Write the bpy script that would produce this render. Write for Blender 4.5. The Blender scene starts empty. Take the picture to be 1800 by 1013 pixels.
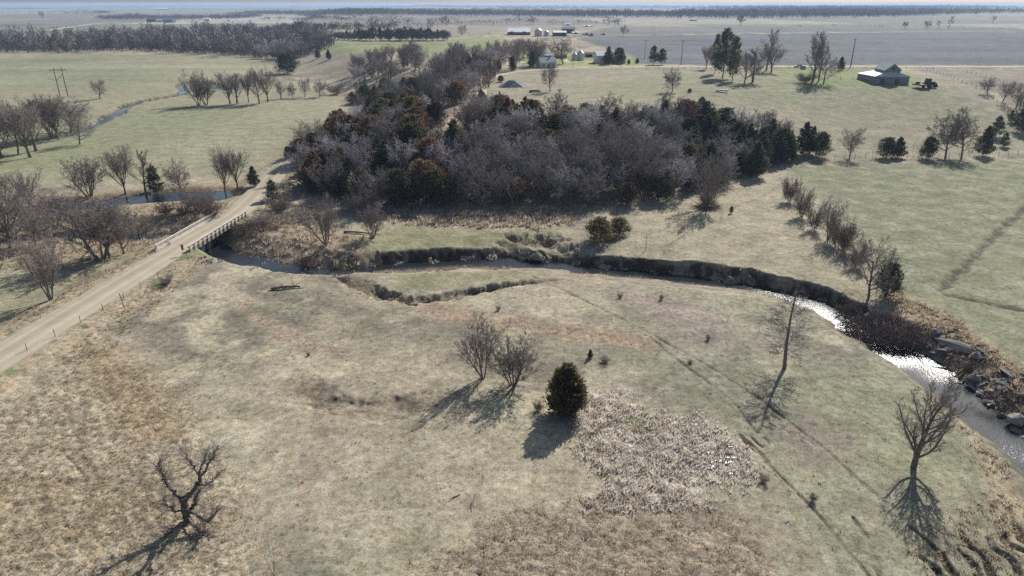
import bpy, math, random
import numpy as np
from math import radians, sin, cos, tan, pi

# ------------------------------------------------------------------ camera, world, sun, exposure
SC = bpy.context.scene
COL = SC.collection
CAM_H = 45.0
PITCH = radians(22.6)
cam_d = bpy.data.cameras.new('camera')
cam_d.sensor_width = 36.0
cam_d.lens = 24.0
cam_d.clip_start = 0.5
cam_d.clip_end = 60000
cam = bpy.data.objects.new('camera', cam_d)
COL.objects.link(cam)
cam.location = (0, 0, CAM_H)
cam.rotation_euler = (pi / 2 - PITCH, 0, 0)
SC.camera = cam

SUN_AZ = radians(29.0)          # to the right of straight ahead
SUN_EL = radians(35.5)
world = bpy.data.worlds.new('World')
SC.world = world
world.use_nodes = True
wn = world.node_tree
wn.nodes.clear()
sky = wn.nodes.new('ShaderNodeTexSky')
sky.sky_type = 'NISHITA'
sky.sun_disc = False
sky.sun_elevation = SUN_EL
sky.sun_rotation = SUN_AZ
sky.air_density = 1.0
sky.dust_density = 1.5
sky.ozone_density = 2.0
bg = wn.nodes.new('ShaderNodeBackground')
bg.inputs['Strength'].default_value = 0.065
wo = wn.nodes.new('ShaderNodeOutputWorld')
wn.links.new(sky.outputs[0], bg.inputs[0])
wn.links.new(bg.outputs[0], wo.inputs[0])

sun_d = bpy.data.lights.new('sun', 'SUN')
sun_d.energy = 4.2
sun_d.angle = radians(0.53)
sun_d.color = (1.0, 0.965, 0.912)
sun = bpy.data.objects.new('sun', sun_d)
COL.objects.link(sun)
sun.rotation_euler = (pi / 2 - SUN_EL, 0, pi - SUN_AZ)   # light comes from ahead and to the right

SC.view_settings.view_transform = 'Standard'
SC.view_settings.look = 'None'
SC.view_settings.exposure = 0.46
SC.view_settings.gamma = 1.0
SC.cycles.max_bounces = 4
SC.cycles.diffuse_bounces = 2
SC.cycles.glossy_bounces = 2
SC.cycles.transmission_bounces = 2
SC.cycles.volume_bounces = 0
SC.cycles.transparent_max_bounces = 4
SC.cycles.use_denoising = False
SC.cycles.denoiser = 'OPENIMAGEDENOISE'
SC.cycles.sample_clamp_direct = 6
SC.cycles.sample_clamp_indirect = 3

# ------------------------------------------------------------------ helpers: tags and meshes
def tag(o, label=None, cat=None, group=None, kind=None):
    if label: o['label'] = label
    if cat: o['category'] = cat
    if group: o['group'] = group
    if kind: o['kind'] = kind
    return o

def empty(name, loc, rz=0.0, scale=1.0):
    o = bpy.data.objects.new(name, None)
    o.empty_display_size = 1
    COL.objects.link(o)
    o.location = loc
    o.rotation_euler = (0, 0, rz)
    if isinstance(scale, (int, float)): scale = (scale,) * 3
    o.scale = scale
    return o

def link(name, me, parent=None, loc=None):
    o = bpy.data.objects.new(name, me)
    COL.objects.link(o)
    if parent is not None: o.parent = parent
    if loc is not None: o.location = loc
    return o

def mesh_np(name, V, F, mat=None, smooth=False):
    """V (n,3) and F (m,k) numpy arrays, k = 3 or 4"""
    V = np.ascontiguousarray(V, dtype=np.float32)
    F = np.ascontiguousarray(F, dtype=np.int32)
    me = bpy.data.meshes.new(name)
    me.vertices.add(len(V)); me.vertices.foreach_set('co', V.ravel())
    m, k = F.shape
    me.loops.add(m * k); me.loops.foreach_set('vertex_index', F.ravel())
    me.polygons.add(m)
    me.polygons.foreach_set('loop_start', np.arange(0, m * k, k, dtype=np.int32))
    me.polygons.foreach_set('use_smooth', np.full(m, smooth, dtype=bool))
    me.update(calc_edges=True)
    if mat: me.materials.append(mat)
    return me

class MB:
    """collects quads/tris/ngons for one mesh"""
    def __init__(s): s.v = []; s.f = []
    def add(s, vs, fs):
        b = len(s.v); s.v += [tuple(v) for v in vs]; s.f += [tuple(i + b for i in f) for f in fs]; return s
    def box(s, c, d, rz=0.0, tilt=None):
        x, y, z = d[0] / 2, d[1] / 2, d[2] / 2
        vs = []
        for sx, sy, sz in ((-1,-1,-1),(1,-1,-1),(1,1,-1),(-1,1,-1),(-1,-1,1),(1,-1,1),(1,1,1),(-1,1,1)):
            px, py, pz = sx * x, sy * y, sz * z
            if tilt: # tilt about local x
                py, pz = py * cos(tilt) - pz * sin(tilt), py * sin(tilt) + pz * cos(tilt)
            vs.append((c[0] + px * cos(rz) - py * sin(rz), c[1] + px * sin(rz) + py * cos(rz), c[2] + pz))
        return s.add(vs, [(0,3,2,1),(4,5,6,7),(0,1,5,4),(1,2,6,5),(2,3,7,6),(3,0,4,7)])
    def bar(s, a, b, w, h=None, n=4, w2=None):
        """prism from a to b, n sides"""
        h = w if h is None else h
        a = np.array(a, float); b = np.array(b, float); d = b - a; d /= (np.linalg.norm(d) + 1e-9)
        up = np.array((0, 0, 1.)) if abs(d[2]) < .9 else np.array((0, 1., 0))
        u = np.cross(d, up); u /= np.linalg.norm(u); q = np.cross(u, d)
        off = pi / 4 if n == 4 else 0
        k = 1 / cos(pi / 4) if n == 4 else 1
        vs = []
        for p, f in ((a, 1), (b, (w2 / w if w2 else 1))):
            for i in range(n):
                t = off + 2 * pi * i / n
                vs.append(p + f * k * (u * cos(t) * w / 2 + q * sin(t) * h / 2))
        fs = [tuple((i, (i + 1) % n, n + (i + 1) % n, n + i)) for i in range(n)]
        fs += [tuple(range(n - 1, -1, -1)), tuple(range(n, 2 * n))]
        return s.add(vs, fs)
    def lathe(s, c, prof, n=20):
        vs = []
        for r, z in prof:
            for i in range(n):
                t = 2 * pi * i / n
                vs.append((c[0] + r * cos(t), c[1] + r * sin(t), c[2] + z))
        fs = []
        for k in range(len(prof) - 1):
            for i in range(n):
                j = (i + 1) % n
                fs.append((k * n + i, k * n + j, (k + 1) * n + j, (k + 1) * n + i))
        fs.append(tuple(range(n - 1, -1, -1))); m = (len(prof) - 1) * n; fs.append(tuple(range(m, m + n)))
        return s.add(vs, fs)
    def build(s, name, mat, parent=None, smooth=False):
        me = bpy.data.meshes.new(name)
        me.from_pydata(s.v, [], s.f)
        me.update()
        if smooth:
            for p in me.polygons: p.use_smooth = True
        me.materials.append(mat)
        return link(name, me, parent)

# ------------------------------------------------------------------ noise
def _hash(ix, iy, seed):
    n = (ix.astype(np.int64) * 374761393 + iy.astype(np.int64) * 668265263 + seed * 1442695041) & 0xffffffff
    n = ((n ^ (n >> 13)) * 1274126177) & 0xffffffff
    n = n ^ (n >> 16)
    return (n & 0xffffff) / float(0xffffff)

def vnoise(x, y, seed=0):
    x0 = np.floor(x); y0 = np.floor(y)
    fx = x - x0; fy = y - y0
    fx = fx * fx * (3 - 2 * fx); fy = fy * fy * (3 - 2 * fy)
    a = _hash(x0, y0, seed); b = _hash(x0 + 1, y0, seed)
    c = _hash(x0, y0 + 1, seed); d = _hash(x0 + 1, y0 + 1, seed)
    return (a * (1 - fx) + b * fx) * (1 - fy) + (c * (1 - fx) + d * fx) * fy

def fbm(x, y, s, seed=0, octv=4):
    """0..1, s = size in metres of the coarsest lumps"""
    r = np.zeros(np.shape(x)); a = 1.0; t = 0.0
    for k in range(octv):
        ca, sa = cos(0.7 * k + .4), sin(0.7 * k + .4)
        r = r + a * vnoise((x * ca - y * sa) / s, (x * sa + y * ca) / s, seed + 17 * k)
        t += a; a *= 0.55; s *= 0.5
    return r / t

def sstep(a, b, x):
    t = np.clip((x - a) / (b - a), 0, 1)
    return t * t * (3 - 2 * t)

# ------------------------------------------------------------------ pixel of the 1800 x 1013 photo -> place in the world
def ray(px, py):
    u = (px - 900.0) / 1200.0; v = (506.5 - py) / 1200.0
    return u, cos(PITCH) + v * sin(PITCH), -(sin(PITCH) - v * cos(PITCH))

def atz(px, py, z=0.0):
    dx, dy, dz = ray(px, py)
    t = (CAM_H - z) / max(-dz, 0.003)
    return (dx * t, dy * t)

def along(P, n=8):
    """Catmull-Rom through points (any dimension)"""
    P = [np.array(p, float) for p in P]
    P = [2 * P[0] - P[1]] + P + [2 * P[-1] - P[-2]]
    out = []
    for i in range(1, len(P) - 2):
        a, b, c, d = P[i - 1], P[i], P[i + 1], P[i + 2]
        for k in range(n):
            t = k / n
            out.append(.5 * ((2 * b) + (c - a) * t + (2 * a - 5 * b + 4 * c - d) * t * t + (3 * b - a - 3 * c + d) * t ** 3))
    out.append(P[-2])
    return np.array(out)

def line_dist(x, y, P, margin):
    """distance to polyline P (n,2), signed side (+ left), running parameter index; only within margin"""
    shp = x.shape
    x = x.ravel(); y = y.ravel()
    D = np.full(x.shape, margin, float); S = np.zeros(x.shape); T = np.zeros(x.shape)
    lo = P[:, :2].min(0) - margin; hi = P[:, :2].max(0) + margin
    idx = np.nonzero((x > lo[0]) & (x < hi[0]) & (y > lo[1]) & (y < hi[1]))[0]
    if len(idx):
        X = x[idx]; Y = y[idx]
        d0 = np.full(X.shape, margin, float); s0 = np.zeros(X.shape); t0 = np.zeros(X.shape)
        for i in range(len(P) - 1):
            ax, ay = P[i][:2]; bx, by = P[i + 1][:2]
            m = np.nonzero((X > min(ax, bx) - margin) & (X < max(ax, bx) + margin) & (Y > min(ay, by) - margin) & (Y < max(ay, by) + margin))[0]
            if not len(m): continue
            ex, ey = bx - ax, by - ay; L2 = ex * ex + ey * ey + 1e-9
            qx = X[m] - ax; qy = Y[m] - ay
            t = np.clip((qx * ex + qy * ey) / L2, 0, 1)
            dd = np.hypot(qx - t * ex, qy - t * ey)
            better = dd < d0[m]
            mm = m[better]
            d0[mm] = dd[better]; s0[mm] = np.sign(ex * qy - ey * qx)[better]; t0[mm] = i + t[better]
        D[idx] = d0; S[idx] = s0; T[idx] = t0
    return D.reshape(shp), S.reshape(shp), T.reshape(shp)

def poly_sd(x, y, P, margin):
    """signed distance to a polygon, + inside, clipped at -margin outside"""
    P = np.array(P, float)
    C = np.vstack([P, P[:1]])
    shp = x.shape
    xf = x.ravel(); yf = y.ravel()
    out = np.full(xf.shape, -margin, float)
    lo = P.min(0) - margin; hi = P.max(0) + margin
    idx = np.nonzero((xf > lo[0]) & (xf < hi[0]) & (yf > lo[1]) & (yf < hi[1]))[0]
    if not len(idx): return out.reshape(shp)
    X = xf[idx]; Y = yf[idx]
    ins = np.zeros(X.shape, bool); d = np.full(X.shape, 1e9)
    for i in range(len(P)):
        ax, ay = C[i]; bx, by = C[i + 1]
        c = ((ay > Y) != (by > Y))
        if by != ay:
            c &= X < (bx - ax) * (Y - ay) / (by - ay) + ax
            ins ^= c
        ex, ey = bx - ax, by - ay; L2 = ex * ex + ey * ey + 1e-9
        t = np.clip(((X - ax) * ex + (Y - ay) * ey) / L2, 0, 1)
        d = np.minimum(d, np.hypot(X - ax - t * ex, Y - ay - t * ey))
    out[idx] = np.where(ins, d, -np.minimum(d, margin))
    return out.reshape(shp)

# ------------------------------------------------------------------ terrain
foot_px = [(480, 62), (505, 118), (590, 165), (640, 205), (560, 240), (520, 290), (545, 350), (640, 374), (900, 376), (1120, 372), (1230, 352), (1330, 312), (1500, 286), (1800, 272)]
FOOT = [atz(px, py) for px, py in foot_px]
FOOT = FOOT + [(900, 230), (9000, 200), (9000, 30000), (-3000, 30000), (-700, 2500)]

def h0(x, y):
    d = poly_sd(x, y, FOOT, 40)
    w = 62 + 70 * sstep(20, 140, x)
    h = 12.0 * sstep(0, 1, (d + 4) / w)
    r = np.hypot(x, y)
    far = sstep(700, 2600, r)
    h = h + far * (10 * (fbm(x, y, 900, 5, 3) - .45)) + (fbm(x, y, 45, 9, 3) - .5) * 0.9 * sstep(0, 30, r)
    return h

def at0(px, py, f=None):
    f = f or h0
    dx, dy, dz = ray(px, py)
    T = np.geomspace(40, 20000, 900)
    z = CAM_H + dz * T
    g = f(dx * T, dy * T)
    k = np.nonzero(z < g)[0]
    if not len(k): 
        t = T[-1]
    else:
        k = k[0]
        if k == 0: t = T[0]
        else:
            a = z[k - 1] - g[k - 1]; b = g[k] - z[k]
            t = T[k - 1] + (T[k] - T[k - 1]) * a / (a + b + 1e-9)
    return (dx * t, dy * t)

WATER_Z = -2.3
def wl(pts, lev=WATER_Z):  # creek centreline from pixels on the water level; (px, py, half width, bank width left, bank width right)
    P = [atz(p[0], p[1], lev) + tuple(p[2:]) for p in pts]
    return along(P, 5)
# travelling left to right in the picture: "left" is the far bank
CREEK = wl([(-200, 452, 2.5, 8, 8), (-60, 440, 2.5, 8, 8), (0, 431, 2.4, 8, 8), (60, 420, 2.2, 8, 8), (130, 413, 2.4, 8, 8), (240, 418, 2.2, 8, 8), (300, 418, 2.4, 7, 6),
            (352, 424, 2.6, 4, 3), (395, 448, 2.8, 6, 4), (450, 466, 2.5, 9, 4), (530, 482, 2.1, 8, 3.5), (600, 481, 1.7, 5, 5), (680, 470, 1.3, 2.9, 9), (780, 464, 1.2, 2.9, 11),
            (880, 461, 1.2, 2.8, 12), (940, 462, 1.4, 2.4, 12), (1000, 467, 1.5, 1.6, 12), (1100, 477, 1.6, 1.6, 12), (1200, 487, 1.6, 1.8, 11), (1300, 501, 1.6, 2.0, 10), (1400, 523, 1.5, 2.4, 9),
            (1470, 551, 1.5, 2.6, 7), (1500, 577, 1.7, 3.5, 6), (1545, 605, 2.4, 5, 5), (1602, 637, 4.2, 5.0, 4), (1650, 670, 3.6, 5.0, 4), (1700, 714, 2.7, 5.0, 4), (1760, 764, 2.3, 5.0, 4),
            (1850, 845, 1.8, 5.5, 4), (1960, 930, 2.3, 5, 4), (2100, 1010, 2.2, 4, 4), (2200, 1120, 2.2, 4, 4)])
LOOP_Z = -1.0
LOOP = wl([(120, 368, 1.2, 4, 5), (160, 361, 2.6, 4, 5), (210, 354, 3.6, 3.2, 5), (260, 349, 4.0, 3.2, 5), (320, 345, 4.0, 3.2, 5), (370, 344, 3.4, 4, 5), (400, 350, 1.6, 4, 4)], LOOP_Z)
BROOK = wl([(480, 150, .6, 2.5, 2), (430, 152, .8, 2.5, 2), (395, 157, 2.2, 2.5, 2), (368, 149, 2.8, 2.5, 2), (338, 144, 2.4, 2.5, 2), (316, 152, .8, 2.5, 2), (322, 165, .8, 2.5, 2), (290, 173, .3, 2.5, 2), (245, 182, .2, 2.5, 2),
            (215, 193, .6, 2.5, 3), (202, 204, 1.8, 3, 3), (183, 213, .4, 3, 3), (140, 234, .2, 3, 4), (60, 256, .2, 3, 4), (-60, 270, .2, 3, 4)], LOOP_Z)

def gl(pts, n=5): return along([at0(p[0], p[1]) + tuple(p[2:]) for p in pts], n)
# dry gully, grooves and paths: (px, py, depth, half width)
GULLY = gl([(598, 486, .3, 1.6), (640, 503, 1.1, 1.3), (680, 519, 1.5, 1.2), (735, 527, 1.5, 1.2), (790, 520, 1.2, 1.1), (850, 508, 1.0, .8), (900, 500, .8, .7), (965, 493, .6, .5), (990, 490, .2, .3)])
BRAMBLE_POCKET = gl([(890, 440, .6, 3), (920, 425, 1.4, 3.5), (965, 425, 1.4, 3.5), (985, 440, .8, 3)])
PATHS = [gl(p) for p in (
    [(925, 470, .1, .3), (945, 492, .2, .3), (985, 508, .2, .3), (1050, 540, .2, .25), (1120, 575, .2, .25), (1170, 602, .22, .25), (1230, 635, .22, .25), (1290, 672, .2, .22), (1340, 705, .2, .22), (1400, 752, .25, .2), (1450, 790, .22, .2), (1510, 845, .2, .2), (1560, 885, .16, .2)],
    [(1345, 812, .2, .2), (1385, 850, .2, .2), (1430, 895, .2, .2), (1470, 945, .2, .2), (1530, 1015, .2, .2), (1580, 1070, .1, .2)],
    [(1300, 765, .3, .3), (1330, 790, .25, .25), (1350, 812, .2, .2)],
    [(1820, 352, .35, .9), (1770, 395, .35, .8), (1715, 450, .35, .8), (1670, 495, .35, .8), (1650, 512, .2, .6)],
    [(1660, 518, .2, .5), (1720, 530, .25, .4), (1800, 546, .3, .4), (1900, 560, .3, .4)],
    [(1140, 590, .1, .3), (1200, 640, .12, .25), (1280, 700, .1, .25), (1330, 760, .1, .2)],
    [(1500, 910, .18, .25), (1530, 960, .2, .3), (1545, 1010, .2, .3)],
    [(85, 770, .1, .3), (120, 805, .16, .2), (150, 840, .1, .2)],
    [(0, 728, .1, .5), (40, 710, .15, .4), (80, 690, .1, .3)],
    [(1190, 415, .1, .4), (1210, 395, .12, .4), (1290, 365, .12, .35), (1340, 345, .1, .35), (1380, 320, .1, .3)],
)]
GROOVES = [gl(p, 4) for p in (
    [(1600, 925, .1, .2), (1630, 950, .3, .22), (1655, 975, .4, .28), (1670, 1000, .5, .3), (1705, 1045, .5, .35)],
    [(1690, 935, .2, .2), (1702, 958, .4, .3), (1728, 978, .5, .3), (1745, 1010, .6, .35), (1765, 1045, .6, .4)],
    [(1686, 968, .2, .2), (1712, 992, .4, .3), (1722, 1022, .5, .35)],
    [(1738, 948, .2, .2), (1752, 968, .5, .3), (1780, 985, .5, .35), (1795, 1020, .6, .4)],
    [(1765, 935, .2, .2), (1770, 955, .4, .3), (1798, 968, .6, .35)],
    [(1610, 975, .1, .2), (1640, 995, .3, .22), (1660, 1020, .3, .3)],
    [(1775, 900, .2, .2), (1788, 925, .4, .3), (1800, 950, .4, .3)],
    [(1302, 768, .12, .15), (1313, 780, .22, .16), (1328, 795, .2, .14)],
    [(1322, 770, .12, .14), (1333, 781, .2, .15), (1341, 786, .1, .12)],
    [(1344, 770, .12, .12), (1353, 779, .18, .13)],
    [(1374, 752, .1, .12), (1384, 760, .16, .13), (1392, 768, .1, .1)],
    [(1420, 772, .1, .12), (1436, 786, .16, .13)],
)]
CRESCENT = gl([(548, 686, .2, 1.2), (572, 700, .6, 1.4), (600, 708, .45, 1.3), (645, 718, .5, 1.3), (700, 716, .55, 1.3), (745, 704, .2, 1.1)])
FARDITCH = gl([(1460, 66, .4, 2), (1540, 62, .5, 2.5), (1640, 60, .5, 2.5), (1800, 57, .5, 2.5)], 4)
FENCEBANK = gl([(1300, 285, .0, 1), (1420, 282, .0, 1), (1600, 280, .0, 1), (1800, 274, .0, 1)], 3)

# road: pixels of the centreline, height of the road there
def rw(px, py, z): return atz(px, py, z) + (z,)
B0 = np.array(rw(303, 441.5, 1.0)); B1 = np.array(rw(408, 379, 1.0))      # bridge ends
ROADPTS = [(-78, 5, .7), (-74, 40, .7), rw(-60, 663, .7), rw(0, 627, .7), rw(75, 580, .75), rw(150, 534, .85), rw(230, 485, .95), tuple(B0), tuple(B1), rw(445, 347, 1.0), rw(470, 320, 1.4), rw(489, 299, 2.3),
           rw(520, 277, 3.6), rw(575, 264, 5.2), rw(640, 258, 7.0), rw(710, 252, 8.6), rw(768, 236, 10.2), rw(812, 207, 11.6), rw(838, 184, 12.1), rw(846, 166, 12.3), rw(850, 148, 12.3), rw(880, 131, 12.4), rw(940, 123, 12.4), rw(1010, 120, 12.4), rw(1090, 118, 12.4)]
ROAD = along(ROADPTS, 6)
ROAD2 = along([rw(1090, 118, 12.4), (90, 401, 12.5), (150, 404, 12.4), (210, 403, 12.5), (300, 402, 12.4), (420, 404, 12.5), (600, 408, 12.4), (900, 410, 12.4)], 12)
ROADW = 3.7

def carve(h, x, y, P, level, soil):
    """creek channel; bank profile per side"""
    D, S, T = line_dist(x, y, P[:, :2], 18)
    w = np.interp(T, np.arange(len(P)), P[:, 2]) * np.where(np.abs(P[:, 4]) > 8.5, .5, .8)[np.clip(np.round(T).astype(int), 0, len(P) - 1)]; bl = np.interp(T, np.arange(len(P)), P[:, 3]); br = np.interp(T, np.arange(len(P)), P[:, 4])
    wob = (fbm(x, y, 5, 31, 4) - .5) * 3.0
    bw = np.where(S > 0, bl, br)
    steep = bw < 3.0
    e = (D - w + wob * np.where(steep, .6, .9)) / bw
    prof = np.where(steep, sstep(0, 1, e), np.clip(e, 0, 1) ** np.where(bw > 5.9, 1.0, .8))
    bed = level - .55
    h = np.where(steep & (S > 0), h - .75 * (1 - sstep(3, 9, D)) * fbm(x, y, 7, 35, 3), h)
    prof = np.where(steep, np.clip(prof - .35 * sstep(.35, .7, fbm(x, y, 2.6, 33, 3)) * (prof < .97) * (prof > .03), 0, 1), prof)
    hh = bed + (h - bed) * prof
    m = (D < 17.9)
    hh = np.where(m, hh, h)
    bank = np.where(m, sstep(0, .08, e) * (1 - sstep(.82, 1.05, e)), 0)
    soil = np.maximum(soil, np.where(steep, 1.0, np.where(bw > 5.9, .25, .5)) * bank)
    soil = np.maximum(soil, np.where(m & (e <= 0.02), .8, 0))
    return np.minimum(hh, np.maximum(h, bed)), soil

def groove(h, x, y, P, soil, sfac=1.0, even=False):
    D, S, T = line_dist(x, y, P[:, :2], 8)
    d = np.interp(T, np.arange(len(P)), P[:, 2]); w = np.interp(T, np.arange(len(P)), P[:, 3])
    k = (1 - sstep(w * .4, w * 1.7, D + (fbm(x, y, 1.6, 71, 3) - .5) * w * 2.2)) * (1.0 if even else .45 + .9 * sstep(.3, .7, fbm(x, y, 3.5, 73, 2)))
    k = np.where(D < 7.9, k, 0)
    return h - d * k, np.maximum(soil, k * sfac)

def hgt(x, y, want=False):
    x = np.asarray(x, float); y = np.asarray(y, float)
    h = h0(x, y)
    soil = np.zeros(x.shape)
    for R, wide in ((ROAD, 6.5), (ROAD2, 6.0)):
        D, S, T = line_dist(x, y, R[:, :2], 16)
        z = np.interp(T, np.arange(len(R)), R[:, 2]) - .14
        k = np.where(D < 15.9, 1 - sstep(ROADW + .6, ROADW + wide, D), 0)
        h = h * (1 - k) + z * k
    h, soil = groove(h, x, y, BRAMBLE_POCKET, soil, .5)
    for P, lev in ((CREEK, WATER_Z), (LOOP, LOOP_Z), (BROOK, LOOP_Z)):
        h, soil = carve(h, x, y, P, lev, soil)
    h, soil = groove(h, x, y, GULLY, soil, .9)
    for q, P in enumerate(PATHS): h, soil = groove(h, x, y, P * (np.array((1, 1, 1.0, 1.0)) if q in (3, 4) else np.array((1, 1, .5, .75)) if q in (1, 2) else np.array((1, 1, .8, .85))), soil, .7 if q in (3, 4) else .42, q in (3, 4))
    for P in GROOVES: h, soil = groove(h, x, y, P * np.array((1, 1, .7, .9)), soil, .7)
    h, s2 = groove(h, x, y, CRESCENT * np.array((1, 1, .75, 1.2)), soil, .28); soil = np.maximum(soil, s2)
    return (h, soil) if want else h

def at(px, py):
    x, y = at0(px, py, hgt)
    return x, y, float(hgt(np.array([x]), np.array([y]))[0])
def gz(x, y): return float(hgt(np.array([x]), np.array([y]))[0])
def height_to(x, y, zb, py_top):
    dx, dy, dz = ray(900, py_top)
    return CAM_H + dz * y / dy - zb
def to_px(x, y, z):
    f = y * cos(PITCH) + (CAM_H - z) * sin(PITCH)
    v = (-(CAM_H - z) * cos(PITCH) + y * sin(PITCH)) / f
    return 900 + 1200 * x / f, 506.5 - 1200 * v

# ------------------------------------------------------------------ materials
def nmat(name):
    m = bpy.data.materials.new(name); m.use_nodes = True
    nt = m.node_tree
    b = nt.nodes['Principled BSDF']
    b.inputs['Roughness'].default_value = .9
    b.inputs['Specular IOR Level'].default_value = .25
    return m, nt, b

def noise_node(nt, scale, detail=4, rough=.6, coord='Object', vec=None):
    n = nt.nodes.new('ShaderNodeTexNoise'); n.inputs['Scale'].default_value = scale
    n.inputs['Detail'].default_value = detail; n.inputs['Roughness'].default_value = rough
    if vec is None:
        tc = nt.nodes.new('ShaderNodeTexCoord'); vec = tc.outputs[coord]
    nt.links.new(vec, n.inputs['Vector'])
    return n.outputs['Fac']

def ramp(nt, fac, stops):
    r = nt.nodes.new('ShaderNodeValToRGB')
    el = r.color_ramp.elements
    while len(el) > 1: el.remove(el[-1])
    el[0].position = stops[0][0]; el[0].color = tuple(stops[0][1]) + (1,)
    for p, c in stops[1:]:
        e = el.new(p); e.color = tuple(c) + (1,)
    nt.links.new(fac, r.inputs[0])
    return r.outputs[0]

def mixc(nt, a, b, fac, mode='MIX'):
    m = nt.nodes.new('ShaderNodeMix'); m.data_type = 'RGBA'; m.blend_type = mode
    for s, v in ((6, a), (7, b), (0, fac)):
        if hasattr(v, 'is_output'): nt.links.new(v, m.inputs[s])
        elif s == 0: m.inputs[0].default_value = v
        else: m.inputs[s].default_value = tuple(v) + (1,)
    return m.outputs[2]

def simple(name, c1, c2=None, scale=3.0, rough=.85, metal=0.0, spec=.25, bump=0.0, rnd=0.0, stretch=None):
    m, nt, b = nmat(name)
    c2 = c2 or tuple(v * .75 for v in c1)
    vec = None
    if stretch:
        tc = nt.nodes.new('ShaderNodeTexCoord'); mp = nt.nodes.new('ShaderNodeMapping')
        mp.inputs['Scale'].default_value = stretch
        nt.links.new(tc.outputs['Object'], mp.inputs[0]); vec = mp.outputs[0]
    f = noise_node(nt, scale, vec=vec)
    c = ramp(nt, f, [(.3, c2), (.7, c1)])
    if rnd:
        oi = nt.nodes.new('ShaderNodeObjectInfo')
        hs = nt.nodes.new('ShaderNodeHueSaturation')
        mr = nt.nodes.new('ShaderNodeMapRange'); mr.inputs[3].default_value = 1 - rnd; mr.inputs[4].default_value = 1 + rnd
        nt.links.new(oi.outputs['Random'], mr.inputs[0]); nt.links.new(mr.outputs[0], hs.inputs['Value'])
        nt.links.new(c, hs.inputs['Color']); c = hs.outputs[0]
    nt.links.new(c, b.inputs['Base Color'])
    b.inputs['Roughness'].default_value = rough
    b.inputs['Metallic'].default_value = metal
    b.inputs['Specular IOR Level'].default_value = spec
    if bump:
        bn = nt.nodes.new('ShaderNodeBump'); bn.inputs['Strength'].default_value = bump; bn.inputs['Distance'].default_value = .1
        nt.links.new(f, bn.inputs['Height']); nt.links.new(bn.outputs[0], b.inputs['Normal'])
    return m

M = {}
M['bark'] = simple('bark', (.23, .20, .18), (.12, .10, .09), 4, rnd=.15)
M['bark_red'] = simple('bark_bare_red', (.26, .17, .13), (.14, .09, .07), 4)
M['reed_pale'] = simple('bleached_reeds', (.88, .84, .78), (.64, .59, .52), .6)
M['farwood'] = simple('far_wood', (.13, .115, .115), (.08, .072, .075), .05)
M['twig'] = simple('twigs_mauve', (.33, .28, .26), (.22, .185, .17), 1.2, rnd=.2)
M['twig_grey'] = simple('twigs_grey', (.60, .56, .55), (.24, .22, .22), .45, rnd=.4)
M['twig_brown'] = simple('twigs_brown', (.25, .18, .15), (.16, .115, .10), 1.2, rnd=.15)
M['cedar'] = simple('cedar_green', (.085, .092, .055), (.04, .046, .032), 1.1, rnd=.3)
M['cedar_rust'] = simple('cedar_rust', (.23, .145, .092), (.10, .07, .048), .9, rnd=.25)
M['cedar_olive'] = simple('cedar_olive', (.19, .155, .08), (.075, .066, .038), 1.3, rnd=.2)
M['pine'] = simple('pine_green', (.19, .205, .115), (.09, .105, .065), .8, rnd=.15)
M['deadgrass'] = simple('dead_grass', (.56, .48, .35), (.38, .31, .22), .5)
M['reed'] = simple('reeds', (.76, .69, .61), (.42, .34, .29), .5)
M['brownstalk'] = simple('brown_stalks', (.39, .315, .23), (.26, .205, .145), .4)
M['steel'] = simple('galvanised', (.50, .53, .55), (.38, .41, .44), 2, rough=.5, metal=.0, spec=.4)
M['roof_metal'] = simple('metal_roof', (.62, .66, .70), (.5, .54, .58), 1, rough=.45, spec=.5)
M['roof_grey'] = simple('weathered_roof', (.30, .36, .37), (.20, .245, .26), .7)
M['roof_white'] = simple('white_roof', (.82, .82, .84), (.72, .73, .75), .4)
M['red'] = simple('red_siding', (.24, .05, .035), (.15, .04, .03), .5)
M['white'] = simple('white_siding', (.75, .75, .74), (.62, .62, .62), .8)
M['woodgrey'] = simple('weathered_boards', (.33, .34, .35), (.19, .195, .20), 1.6, stretch=(6, 6, .4))
M['wood'] = simple('bridge_timber', (.42, .36, .29), (.25, .21, .17), 1.5, bump=.2)
M['railwhite'] = simple('faded_white_rail', (.73, .67, .59), (.50, .45, .39), 1.2)
M['dark'] = simple('dark_opening', (.03, .03, .035), (.02, .02, .025), 2)
M['glass'] = simple('window_glass', (.05, .06, .08), (.03, .04, .05), 2, rough=.15, spec=.6)
M['concrete'] = simple('concrete', (.38, .36, .33), (.25, .24, .22), 1.2, bump=.3)
M['blue_steel'] = simple('blue_steel', (.14, .20, .26), (.10, .15, .20), .6)
M['rust'] = simple('rust', (.20, .12, .09), (.12, .08, .06), 3)
M['orange'] = simple('orange_marker', (.65, .28, .10), (.45, .2, .1), 4)
M['signwhite'] = simple('white_sign', (.85, .85, .85), (.78, .78, .78), 3)
M['black'] = simple('black_paint', (.02, .02, .02), (.01, .01, .01), 3)
M['polewood'] = simple('pole_wood', (.13, .105, .09), (.07, .06, .05), 2)
M['stone'] = simple('rubble_stone', (.33, .30, .27), (.12, .11, .10), 1.3, bump=.5, rnd=.35)
M['machine'] = simple('farm_machine', (.06, .08, .08), (.03, .03, .03), 3)

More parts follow.
